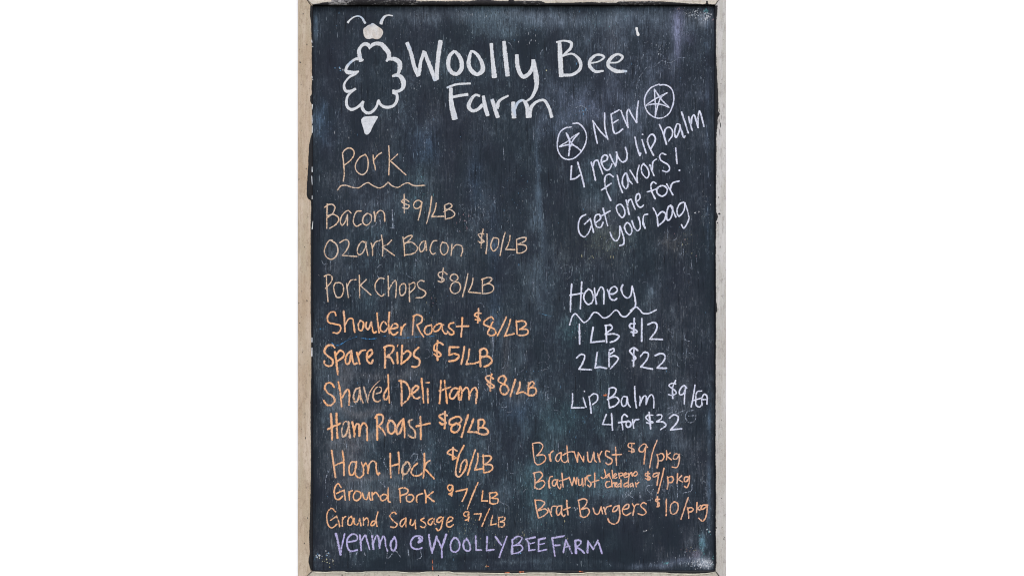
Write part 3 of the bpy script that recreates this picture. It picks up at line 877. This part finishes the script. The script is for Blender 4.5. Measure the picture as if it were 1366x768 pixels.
# ---- black paint lapping over the inner edges of the frame
def interp(pts, s):
    for (a, p), (b, q) in zip(pts, pts[1:]):
        if s <= b:
            return p + (q - p) * (s - a) / max(b - a, 1e-6)
    return pts[-1][1]

def paint_edge(pts, inner, side, parent, mat=M_BLACK, rough=.35, wear=None, step=.7):
    """pts: (position along the edge, outer limit of the paint); the skin lies on the frame face and wraps into the opening"""
    s0, s1 = pts[0][0], pts[-1][0]
    k = int((s1 - s0) / step)
    vs, fs, wv = [], [], []
    walk = 0
    sgn = 1 if side in ('L', 'T') else -1
    for q in range(k + 1):
        s = s0 + (s1 - s0) * q / k
        walk = walk * .72 + random.uniform(-1, 1) * rough * .6
        o = interp(pts, s) + walk
        o = min(o, inner - .15) if sgn > 0 else max(o, inner + .15)
        ww = interp(wear, s) if wear else 0
        for pos, d in ((o, FH + .00005), (o + sgn * .25, FH + .00042), (inner + sgn * .1, FH + .00042), (inner + sgn * .42, FH - .0004), (inner + sgn * .42, .0002)):
            if side in 'LR': vs.append((X(pos), -d, Z(s)))
            else: vs.append((X(s), -d, Z(pos)))
            wv.append(ww)
    for q in range(k):
        for r in range(4):
            a = q * 5 + r
            fs.append((a, a + 1, a + 6, a + 5))
    o = mesh_obj('black_paint_edge', vs, fs, mat, parent, smooth=True)
    at = o.data.attributes.new('wear', 'FLOAT', 'POINT'); at.data.foreach_set('value', np.array(wv, dtype=np.float32))
    return o
paint_edge([(9, 414.6), (18, 413.8), (36, 415.6), (60, 416.4), (110, 416.6), (127, 416.2), (130, 414), (137, 414.4), (141, 416.5), (178, 416.8), (184, 415), (192, 413.2),
            (210, 412), (230, 411.2), (250, 409.9), (262, 409.8), (266, 411.5), (268, 415), (280, 415.6), (300, 414.8), (330, 415), (395, 415), (415, 414.8), (430, 415.6),
            (500, 415.8), (545, 414.6), (600, 415.3), (640, 415), (690, 414), (715, 412.8), (735, 413.8), (748, 412), (760, 414.6)], IL, 'L', stile_l, rough=.3)
paint_edge([(9, 957), (30, 954.9), (75, 954.8), (100, 956), (128, 957.4), (150, 958.0), (153, 959.6), (158, 957), (172, 956.4), (178, 955.4), (230, 955), (250, 954.6), (284, 955), (290, 957.8),
            (296, 954.8), (340, 954.4), (400, 955), (412, 956), (418, 955), (470, 954.4), (590, 953.9), (640, 954.6), (665, 954.9), (700, 954.4), (735, 954.9), (752, 955), (760, 954.2)], IR, 'R', stile_r, rough=.4)
paint_edge([(417.5, 8), (422, 6.6), (432, 5.2), (440, 4.6), (444, 1.5), (462, 1.0), (468, -1.5), (553, -1.5), (556, 2.4), (562, 3.2), (586, 3), (598, 3.5), (625, 3), (640, 1.6), (653, 1.2), (660, 2.8),
            (678, 2.9), (680, -.5), (682, -1.5), (684, .5), (686, 3), (702, 2.5), (722, 3.3), (728, 5.6), (790, 4.4), (798, 5.0), (822, 5.2), (826, 3.4), (870, 3.2), (900, 4.6), (925, 6.6),
            (940, 7.0), (943, 4), (945, 7.2), (953, 7.6)], IT, 'T', rail_t, mat=M_SCRAPED, rough=.45,
           wear=[(417, 0), (436, .3), (441, .95), (466, .8), (476, .3), (500, .45), (520, .6), (535, .5), (552, .65), (560, .5), (570, .15), (600, .4), (650, .3), (680, .0), (700, .55), (722, .4), (730, 0), (815, .1), (830, .6), (880, .5), (905, 0), (953, 0)])
paint_edge([(417.5, 761.2), (436, 761.9), (444, 761.2), (460, 761.3), (464, 762.4), (482, 762.4), (488, 761.3), (530, 761.2), (545, 762.6), (560, 762.6), (568, 761.4), (600, 761.3), (606, 762.6),
            (640, 762.8), (690, 763.8), (697, 763.4), (705, 762.6), (738, 762.6), (755, 763.8), (776, 763.4), (784, 762.2), (800, 762.6), (850, 762.2), (888, 762.8), (895, 763.8), (925, 764.2),
            (940, 763.6), (953, 762)], IB, 'B', rail_b, rough=.22)

# pale broken lip outside the black paint, bottom edge highlight put into its colour
def lip(pts, parent):
    vs, fs = [], []
    k = 620
    walk = 0
    for q in range(k + 1):
        s = 419 + (951 - 419) * q / k
        walk = walk * .8 + random.uniform(-.15, .15)
        o = interp(pts, s)
        w = max(.15, 1.3 + walk * 1.5)
        for pos, d in ((o - .35, FH + .0001), (o + .05, FH + .0009), (o + w * .6, FH + .0008), (o + w, FH + .00002)):
            vs.append((X(s), -d, Z(pos)))
    for q in range(k):
        for r in range(3):
            a = q * 4 + r
            fs.append((a, a + 1, a + 5, a + 4))
    return mesh_obj('highlight_lip', vs, fs, mat_wood('lip_highlight', rgb(232, 226, 206, K), rgb(222, 214, 192, K), rgb(170, 160, 140, K), 'x'), parent, smooth=True)
lip([(417.5, 761.6), (436, 762.3), (444, 761.6), (460, 761.7), (464, 762.8), (482, 762.8), (488, 761.7), (530, 761.6), (545, 763.0), (560, 763.0), (568, 761.8), (600, 761.7), (606, 763.0),
     (640, 763.2), (690, 764.2), (697, 763.8), (705, 763.0), (738, 763.0), (755, 764.2), (776, 763.8), (784, 762.6), (800, 763.0), (850, 762.6), (888, 763.2), (895, 764.2), (925, 764.6),
     (940, 764.0), (953, 762.4)], rail_b)

# open mitre joints at the four corners
def joint(x0, y0, x1, y1, w, parent):
    k = 8; V, F = [], []
    dx, dy = x1 - x0, y1 - y0; L = math.hypot(dx, dy); nx, ny = -dy / L, dx / L
    for q in range(k + 1):
        t = q / k; ww = w * random.uniform(.55, 1.25) / 2
        for s in (-1, 1): V.append((X(x0 + dx * t + nx * ww * s), -FH - .00025, Z(y0 + dy * t + ny * ww * s)))
    for q in range(k): F.append((2 * q, 2 * q + 1, 2 * q + 3, 2 * q + 2))
    mesh_obj('mitre_joint', V, F, M_BLACK, parent)
joint(IL, IT + 3, OL + 1, OT - 1, .9, rail_t)
joint(IR, IT, OR - 1, OT, .8, rail_t)
joint(IL, IB, OL, OB, .8, rail_b)
joint(IR, IB, OR, OB, 1.0, rail_b)

# small dark scars and nail marks in the frame
def scar(x, y, w, h, parent, mat=M_BLACK, name='scar'):
    vs = [(X(x), -FH - .0004, Z(y))]
    m = 9
    for q in range(m):
        a = 2 * math.pi * q / m
        r = random.uniform(.6, 1.1)
        vs.append((X(x + math.cos(a) * w / 2 * r), -FH - .0002, Z(y + math.sin(a) * h / 2 * r)))
    return mesh_obj(name, vs, [(0, 1 + q, 1 + (q + 1) % m) for q in range(m)], mat, parent)
for x, y, w, h in ((401.3, 84.5, 3, 1.6), (410, 61, 1.4, 3), (405, 20, 1.5, 1.8), (399.2, 404.5, 1.6, 1.8), (410, 401.5, 1.6, 3.4), (409, 226, 1.6, 3), (408, 584, 1.4, 4.2), (407.5, 552, .8, 6), (399.4, 240, 1.4, 2),
                   (400, 431, 2, 1.2), (406.5, 724, 1.6, 3), (411, 690, 1.4, 3), (403, 175, 1, 1.2), (407, 330, 1, 2), (404, 470, .9, 2), (409, 650, .8, 3)):
    scar(x, y, w, h, stile_l)
for x, y, w, h in ((958.6, 163, 1.2, 9), (960.6, 168, 1.4, 9), (959, 177, .8, 10), (961.5, 158, .8, 8), (959.5, 148, .8, 6), (959, 286, 3.4, 3), (956.4, 298, 2.6, 2.6), (958, 264, 1, 3), (955.6, 415, 1.1, 6), (957.2, 413, 1, 4),
                   (955, 703, 1.6, 2.4), (965, 718, 2, 2), (962, 664, 1.2, 1.4), (960, 330, .8, 3), (962, 560, .7, 3), (966, 716, 1.4, 1.2), (957, 236, .8, 4), (959.8, 500, .6, 3)):
    scar(x, y, w, h, stile_r)
for x, y, w, h in ((942.5, 4, 2.6, 3), (417.5, 7, 1, 1), (434, 1.8, 1.2, 1.4), (845, 6.4, 3, 1.4), (681.5, .5, 4.5, 4)):
    scar(x, y, w, h, rail_t)
for x, y, w, h in ((457, 766, 3, 1.6), (520, 767, 2, 1), (585, 766.5, 1.6, 2), (640, 766, 3, .8), (675, 766, 1.6, 1.6), (868, 763.6, 3, 2), (863, 763, 1.5, 2.2), (760, 767, 1, 1.6), (905, 767, 6, 1)):
    scar(x, y, w, h, rail_b)

# ---------------------------------------------------------------- writing
def catmull(P, step):
    P = [np.array(p, float) for p in P]
    if len(P) == 1: P = [P[0], P[0] + np.array([.01, 0, 0])]
    Q = [2 * P[0] - P[1]] + P + [2 * P[-1] - P[-2]]
    out = []
    for i in range(1, len(Q) - 2):
        p0, p1, p2, p3 = Q[i - 1], Q[i], Q[i + 1], Q[i + 2]
        d = np.linalg.norm((p2 - p1)[:2])
        n = max(1, int(math.ceil(d / step)))
        t01 = max(np.linalg.norm((p1 - p0)[:2]), 1e-3) ** .5
        t12 = max(d, 1e-3) ** .5
        t23 = max(np.linalg.norm((p3 - p2)[:2]), 1e-3) ** .5
        m1 = (p2 - p1 + t12 * ((p1 - p0) / t01 - (p2 - p0) / (t01 + t12)))
        m2 = (p2 - p1 + t12 * ((p3 - p2) / t23 - (p3 - p1) / (t12 + t23)))
        for k in range(n):
            t = k / n
            out.append((2 * t**3 - 3 * t**2 + 1) * p1 + (t**3 - 2 * t**2 + t) * m1 + (-2 * t**3 + 3 * t**2) * p2 + (t**3 - t**2) * m2)
    out.append(P[-1])
    return out

LAYER = [0]
def ribbon(P, V, F, UVs, paint, faint):
    """P: points (px, py, width px). Adds a flat chalk ribbon with rounded ends"""
    C = catmull(P, .9 if not paint else 1.2)
    n = len(C)
    ws = .20 if not paint else .09
    wob = 0
    pts = []
    for k, c in enumerate(C):
        wob = wob * .75 + random.uniform(-1, 1) * ws * .5
        a, b = C[max(0, k - 1)], C[min(n - 1, k + 1)]
        t = (b - a)[:2]; L = np.linalg.norm(t); t = t / L if L > 1e-6 else np.array([1.0, 0])
        pts.append((c[:2], t, max(.12, c[2] / 2 * (1 + wob) * (1 if paint else .95)), 1.0))
    def cap(pt, sgn):
        c, t, w, _ = pt
        r = []
        for q in (.45, .8, .97):
            r.append((c + t * sgn * w * q * (.22 if paint else .9), t, w * math.sqrt(1 - q * q), 1.0))
        return r
    pts = cap(pts[0], -1)[::-1] + pts + cap(pts[-1], 1)
    LAYER[0] = (LAYER[0] + 1) % 9
    y = -(.00025 + LAYER[0] * .000035)
    mx_, my_ = sum(q[0][0] for q in pts) / len(pts), sum(q[0][1] for q in pts) / len(pts)
    if mx_ < 418.4 or my_ > 760.6: y = -(FH + .0009)          # chips and dabs sitting on the frame's painted edge
    base = len(V)
    for k, (c, t, w, _) in enumerate(pts):
        nx, ny = -t[1], t[0]
        yy = y - .00003 * math.sin(math.pi * k / len(pts)) - .00002 * k / len(pts)
        for s in (-1, 0, 1):
            V.append((X(c[0] + nx * w * s), yy, Z(c[1] + ny * w * s)))
            UVs.append((k * .1, .5 + .5 * s))
    for k in range(len(pts) - 1):
        a = base + k * 3
        F.append((a, a + 1, a + 4, a + 3)); F.append((a + 1, a + 2, a + 5, a + 4))

def ink_mesh(name, strokes, mat, cover, parent, paint=False):
    V, F, T = [], [], []
    for s in strokes: ribbon(s, V, F, T, paint, cover < .7)
    me = bpy.data.meshes.new(name)
    me.from_pydata(V, [], F)
    me.materials.append(mat)
    uv = me.uv_layers.new(name='stroke')
    idx = np.zeros(len(me.loops), dtype=np.int32); me.loops.foreach_get('vertex_index', idx)
    uv.data.foreach_set('uv', np.array(T, dtype=np.float32)[idx].ravel())
    # chalk pressure changes slowly along the letter
    at = me.attributes.new('cover', 'FLOAT', 'POINT')
    if cover < .7:
        cv = cover * np.array([.75 + .5 * random.random() for _ in range(len(V) // 3)]).repeat(3)
    else:
        ph, fr = random.uniform(0, 6), random.uniform(.03, .09)
        cv = cover + .07 * np.sin(ph + fr * np.arange(len(V)) / 3 * 2) - .02
    at.data.foreach_set('value', cv.astype(np.float32))
    me.update()
    return link(bpy.data.objects.new(name, me), parent)

def parse_strokes(txt, R, w0):
    x0, y0, s = R
    out = []
    for st in txt.split(';'):
        prev = None
        for sub in st.split('|'):
            P = []
            for tok in sub.split():
                v = [float(q) for q in tok.split(',')]
                w = v[2] if len(v) > 2 else w0
                P.append((x0 + v[0] / s, y0 + v[1] / s, w / s))
            if prev is not None: P = [prev] + P
            if P:
                prev = P[-1]; out.append(P)
    return out

def build_ink():
    R = (0, 0, 1); line = None
    for row in INK_DATA.strip().split('\n'):
        row = row.strip()
        if not row: continue
        if row.startswith('R '):
            R = tuple(float(q) for q in row[2:].split()); continue
        if row[:2] in ('L ', 'G '):
            mt, w, cover, label = row[2:].split('|')
            w, cover = float(w), float(cover)
            ghost = row[0] == 'G'
            line = None; cur = (mt, w, cover, label, ghost); part = None
            continue
        key, txt = row.split(':', 1)
        mt, w, cover, label, ghost = cur
        st = parse_strokes(txt, R, w)
        mk = mt
        if key.endswith('*'): key = key[:-1]; mk = 'dull'
        if key == '_':
            nm = {'blue': 'chalk_wave', 'pale': 'rubbed_out_chalk', 'teal': 'chalk_dash', 'chip': 'paint_chip', 'orangebit': 'chalk_dab'}.get(mt, 'underline')
            if mt in ('pale', 'chip', 'orangebit'):
                for one in st: ink_mesh(nm, [one], INK[mt], cover, sign)
                continue
            o = ink_mesh(nm, st, INK[mt], cover, sign)
            if part is None and mt != 'pale': o['label'] = label
            part = o
            continue
        if line is None:
            nm = 'painted_heading' if mt == 'paint' else ('star_drawing' if key == 'circle' else 'chalk_line')
            line = empty(nm, sign); line['label'] = label
        nm = {'circle': 'circle', 'star': 'star'}.get(key, 'letter')
        if key in '$/@!': nm = 'symbol'
        elif key in '0123456789': nm = 'digit'
        ink_mesh(nm, st, INK[mk], cover if mk == mt else .86, line, mt == 'paint')
build_ink()

# wiped-out writing: short faint arcs and drips left by the cloth, one joined part
def wiped():
    V, F, T = [], [], []
    spots = [(480, 300, 60, 60, 26), (500, 420, 70, 60, 34), (500, 540, 70, 50, 60), (530, 620, 80, 50, 70), (600, 500, 60, 90, 44), (620, 300, 50, 60, 30), (680, 640, 40, 60, 24), (690, 480, 30, 60, 26),
             (780, 350, 50, 26, 28), (900, 340, 30, 40, 26), (900, 470, 30, 30, 20), (880, 650, 50, 16, 24), (760, 130, 60, 40, 24), (860, 90, 60, 40, 26), (600, 110, 60, 30, 10), (470, 660, 30, 60, 26), (560, 180, 40, 40, 10), (830, 560, 60, 30, 16)]
    for x, y, rx, ry, k in spots:
        for _ in range(int(k * 1.5)):
            a, b = random.gauss(x, rx * .7), random.gauss(y, ry * .7)
            if not (424 < a < 944 and 16 < b < 750): continue
            w = random.uniform(.6, 1.9)
            if random.random() < .62:
                L = random.uniform(3, 22)
                P = [(a, b, w), (a + random.uniform(-.8, .8), b + L / 2, w * 1.1), (a + random.uniform(-1, 1), b + L, w * .6)]
            else:
                r = random.uniform(3, 9); t0 = random.uniform(0, 6.3); t1 = random.uniform(1.2, 4.2)
                P = [(a + r * math.cos(t0 + t1 * q / 5), b + r * 1.2 * math.sin(t0 + t1 * q / 5), w * .8) for q in range(6)]
            ribbon(P, V, F, T, False, True)
    me = bpy.data.meshes.new('wiped_chalk'); me.from_pydata(V, [], F); me.materials.append(INK['pale'])
    uv = me.uv_layers.new(name='stroke')
    idx = np.zeros(len(me.loops), dtype=np.int32); me.loops.foreach_get('vertex_index', idx)
    uv.data.foreach_set('uv', np.array(T, dtype=np.float32)[idx].ravel())
    at = me.attributes.new('cover', 'FLOAT', 'POINT')
    at.data.foreach_set('value', np.repeat(np.interp(np.arange(len(V) // 3), np.arange(0, len(V) // 3 + 9, 9), rng.uniform(.25, .62, len(np.arange(0, len(V) // 3 + 9, 9)))), 3).astype(np.float32))
    o = link(bpy.data.objects.new('wiped_chalk', me), sign); o['kind'] = 'stuff'
wiped()

# ---------------------------------------------------------------- the painted bee
bee = empty('bee_drawing', sign)
bee['label'] = 'white painted woolly bee with a scalloped body outline'
def poly_obj(name, pts, R, mat, parent, depth=.0004):
    """filled irregular painted shape with its own low relief"""
    x0, y0, s = R
    P = catmull([(x0 + a / s, y0 + b / s, 1) for a, b in pts + pts[:1]], .8)[:-1]
    P = [p[:2] for p in P]
    c = sum(P) / len(P)
    V = [(X(c[0]), -depth, Z(c[1]))]; T = [(0, .5)]
    n = len(P)
    for f, d, uvv in ((.55, depth, .5), (.93, depth, .6), (1.0, depth * .6, 1.0)):
        for p in P:
            q = c + (p - c) * f
            V.append((X(q[0]), -d, Z(q[1]))); T.append((0, uvv))
    F = [(0, 1 + k, 1 + (k + 1) % n) for k in range(n)]
    for r in range(2):
        for k in range(n):
            a, b = 1 + r * n + k, 1 + r * n + (k + 1) % n
            F.append((a, a + n, b + n, b))
    me = bpy.data.meshes.new(name); me.from_pydata(V, [], F); me.materials.append(mat)
    uv = me.uv_layers.new(name='stroke')
    idx = np.zeros(len(me.loops), dtype=np.int32); me.loops.foreach_get('vertex_index', idx)
    uv.data.foreach_set('uv', np.array(T, dtype=np.float32)[idx].ravel())
    at = me.attributes.new('cover', 'FLOAT', 'POINT'); at.data.foreach_set('value', np.ones(len(V), dtype=np.float32))
    return link(bpy.data.objects.new(name, me), parent)

head_paint = mat_chalk('cream_brush_paint', rgb(232, 228, 222, K), rgb(208, 196, 182, K), paint=True)
head = poly_obj('head', [(470, 360), (480, 325), (525, 290), (565, 262), (605, 250), (630, 226), (660, 232), (705, 262), (760, 300), (808, 335), (836, 388), (822, 445), (780, 500), (730, 522),
                 (690, 520), (655, 508), (620, 508), (575, 520), (525, 508), (490, 470), (474, 415)], (450, 15, 13.66), head_paint, bee)
head['label'] = 'cream painted head'
ink_mesh('antenna', parse_strokes('188,222,46 230,170,30 310,115,28 390,100,30 450,135,38 490,200,46 512,235,42', (450, 15, 13.66), 30), INK['paint'], 1, bee, True)
ink_mesh('antenna', parse_strokes('795,245,62 810,190,60 850,120,46 920,85,28 1010,95,24', (450, 15, 13.66), 30), INK['paint'], 1, bee, True)
ink_mesh('body_outline', parse_strokes(
    '430,310,75 405,200,85 395,110,70 440,30,60 510,-10,70 570,20,80 590,90,20 ; 590,60,40 640,10,70 710,-15,76 800,0,90 880,80,100 935,160,95 940,230,80 895,310,40 ; '
    '900,290,40 970,265,65 1060,275,95 1130,330,95 1140,400,90 1125,490,65 1100,540,50 ; 1005,580,50 1070,560,70 1130,570,76 1190,640,100 1205,760,85 1170,820,62 1100,855,60 1010,862,90 ; '
    '1020,870,80 1080,910,60 1090,1000,60 1040,1100,55 960,1140,60 860,1140,60 790,1095,55 745,1010,45 ; 745,1030,50 720,1120,50 640,1220,55 560,1250,58 490,1215,60 450,1130,60 475,1035,50 ; '
    '475,1040,50 420,1100,55 330,1165,52 250,1185,60 185,1140,55 165,1060,55 185,950,45 260,860,50 335,805,50 ; 325,810,50 250,850,60 160,850,60 125,790,55 125,730,45 170,650,40 230,590,45 330,530,60 390,490,30 ; '
    '390,490,30 280,510,60 190,505,90 155,470,60 180,400,60 240,330,50 330,270,50 400,262,70 470,290,50', (450, 60, 13.66), 60), INK['paint'], 1, bee, True)
poly_obj('stinger', [(626, 480), (648, 456), (700, 449), (780, 452), (768, 480), (745, 520), (725, 560), (712, 590), (685, 617), (662, 610), (648, 565), (632, 515)], (390, 90, 6.83), INK['paint'], bee)

# ---------------------------------------------------------------- loose chalk dust, one joined part
WHITE_, GREYC, BLUEC, TEALC, YEL, PINK = (.55, .58, .62), (.22, .26, .31), (.12, .26, .42), (.12, .28, .31), (.48, .46, .28), (.42, .27, .30)
SP = [  # x, y, rx, ry, count, colours, max size px
    (683, 384, 250, 350, 900, (GREYC, GREYC, GREYC, BLUEC), .5), (640, 285, 30, 40, 130, (WHITE_, GREYC), .55), (620, 295, 14, 16, 40, (PINK, GREYC), .6),
    (810, 325, 32, 18, 90, (YEL, GREYC, TEALC), .6), (770, 440, 16, 14, 90, (WHITE_, GREYC, TEALC), .5), (780, 555, 26, 22, 60, (BLUEC, TEALC), .6),
    (770, 640, 70, 24, 190, (TEALC, TEALC, GREYC, BLUEC), .7), (840, 650, 26, 14, 40, (GREYC, WHITE_), .5), (915, 325, 14, 14, 36, (YEL, GREYC, PINK), .6),
    (938, 285, 8, 20, 40, (GREYC, WHITE_), .5), (660, 445, 8, 30, 30, (GREYC, YEL), .5), (575, 410, 10, 22, 34, (PINK, YEL, GREYC), .5), (690, 710, 60, 18, 110, (YEL, GREYC, TEALC), .55),
    (625, 700, 26, 20, 80, (GREYC, YEL), .6), (940, 752, 11, 4.5, 260, (WHITE_, WHITE_, GREYC), 1.0), (928, 750, 22, 5, 130, (WHITE_, GREYC), .8), (937, 727, 4, 12, 30, (TEALC, BLUEC), 1.0),
    (951, 744, 1.5, 8, 8, (TEALC,), 1.2), (922, 733, 9, 5, 24, (YEL, GREYC, PINK), .9), (946, 708, 2.5, 4, 8, (WHITE_, TEALC), 1.5), (887, 751, 6, 2, 16, (TEALC,), .9), (925, 20, 16, 6, 80, (WHITE_, GREYC, WHITE_), .9),
    (942, 15, 3, 3, 20, (TEALC,), 1.2), (943, 24, 3, 4, 26, (WHITE_,), 1.1), (905, 12, 6, 1.5, 16, (PINK, GREYC), 1.0), (950, 28, 1.6, 2, 5, (PINK,), 1.2), (880, 63, 10, 12, 50, (WHITE_, GREYC), .5),
    (780, 30, 60, 22, 120, (GREYC, GREYC, TEALC), .6), (635, 18, 26, 8, 60, (GREYC, WHITE_, TEALC), .6), (437, 747, 12, 4, 20, (YEL, WHITE_, YEL), 1.0), (424, 742, 6, 3, 18, (BLUEC, WHITE_), 1.2),
    (437, 738, 3, 3, 12, (BLUEC, WHITE_), 1.2), (454, 92, 6, 3, 8, (BLUEC, WHITE_), 1.1), (554, 110, 6, 8, 14, (GREYC, WHITE_), .8), (707, 54, 10, 6, 20, (GREYC, WHITE_), .7), (776, 150, 8, 8, 26, (GREYC, BLUEC), .8),
    (545, 590, 60, 26, 130, (GREYC, GREYC, WHITE_), .45), (470, 590, 20, 30, 60, (GREYC, PINK), .5), (520, 500, 40, 16, 60, (GREYC, WHITE_), .45), (426, 367, 1, 1.5, 2, (WHITE_,), 1.0), (450, 330, 14, 10, 24, (GREYC,), .6),
    (692, 270, 20, 60, 90, (GREYC, BLUEC), .5), (560, 250, 16, 20, 40, (TEALC, GREYC), .6), (465, 177, 14, 6, 10, (WHITE_, GREYC), .7), (700, 510, 20, 30, 40, (GREYC, BLUEC), .5), (730, 90, 4, 4, 2, (YEL,), 1.0),
    (862, 708, 5, 1.5, 5, (WHITE_,), 1.2), (693, 740, 3, 2, 3, (BLUEC,), 1.2), (649, 755, 3, 1, 4, (YEL,), .8), (769, 678, 3, 1.4, 8, (WHITE_,), 1.0), (928, 284, 1, 1, 2, (WHITE_,), 1.2), (426, 741, 2, 1.5, 8, (WHITE_,), 1.2)]
V, F, C = [], [], []
for x, y, rx, ry, cnt, cols, mx in SP:
    for _ in range(cnt):
        if rx > 200: px_, py_ = random.uniform(422, 946), random.uniform(14, 754)
        else: px_, py_ = random.gauss(x, rx * .6), random.gauss(y, ry * .6)
        if not (418 < px_ < 952 and 10 < py_ < 759): continue
        w = mx * random.uniform(.25, 1) ** 1.3
        h = w * (random.choice((1, 1, 1.6, 2.4, 4)) if mx < .9 else random.uniform(.7, 1.6))
        if mx < .9: w *= .6
        col = np.array(random.choice(cols)) * random.uniform(.3, .95)
        b = len(V); k = random.choice((5, 6, 7)); a0 = random.uniform(0, 6)
        yy = -.00014 - random.random() * .00008
        for q in range(k):
            a = a0 + 2 * math.pi * q / k; r = random.uniform(.6, 1.15)
            V.append((X(px_ + math.cos(a) * w * r), yy, Z(py_ + math.sin(a) * h * r))); C.append((*col, 1))
        F.append(tuple(range(b, b + k))[::-1])
# fine streaks of chalk caught in the grain, denser where the board is dustier
prob = (np.clip(dust_sheen - .08, 0, .8) ** 1.3).ravel(); prob /= prob.sum()
clump = vnoise(gx, gy, 9, 22, 33).ravel() ** 2; prob *= clump; prob /= prob.sum()
pick = rng.choice(len(prob), 15000, p=prob)
fgx, fgy, ft = gx.ravel(), gy.ravel(), tint.reshape(-1, 3)
for q in pick:
    px_, py_ = fgx[q] + random.uniform(-1.3, 1.3), fgy[q] + random.uniform(-1.3, 1.3)
    if not (419 < px_ < 951 and 11 < py_ < 758): continue
    w = random.uniform(.2, .5); h = w * random.choice((1, 1, 1.5, 2, 3, 5, 9)) * random.uniform(.7, 1.2)
    k_ = .14 + random.random() ** 2.6 * .85
    col = (ft[q] * .8 + np.array((.035, .035, .035))) * k_
    lean = random.uniform(-.08, .08) * h
    b = len(V); yy = -.00012 - random.random() * .00006
    for dx, dy in ((0, -1), (-.9, -.4), (-1, .3), (.1, 1), (1, .35), (.8, -.5)):
        V.append((X(px_ + dx * w * random.uniform(.6, 1.1) - lean * dy), yy, Z(py_ + dy * h))); C.append((*col, 1))
    F.append(tuple(range(b, b + 6)))
dusty = mesh_obj('chalk_dust', V, F, M_SPECK, sign)
at = dusty.data.attributes.new('tint', 'FLOAT_COLOR', 'POINT')
at.data.foreach_set('color', np.array(C, dtype=np.float32).ravel())
dusty['kind'] = 'stuff'
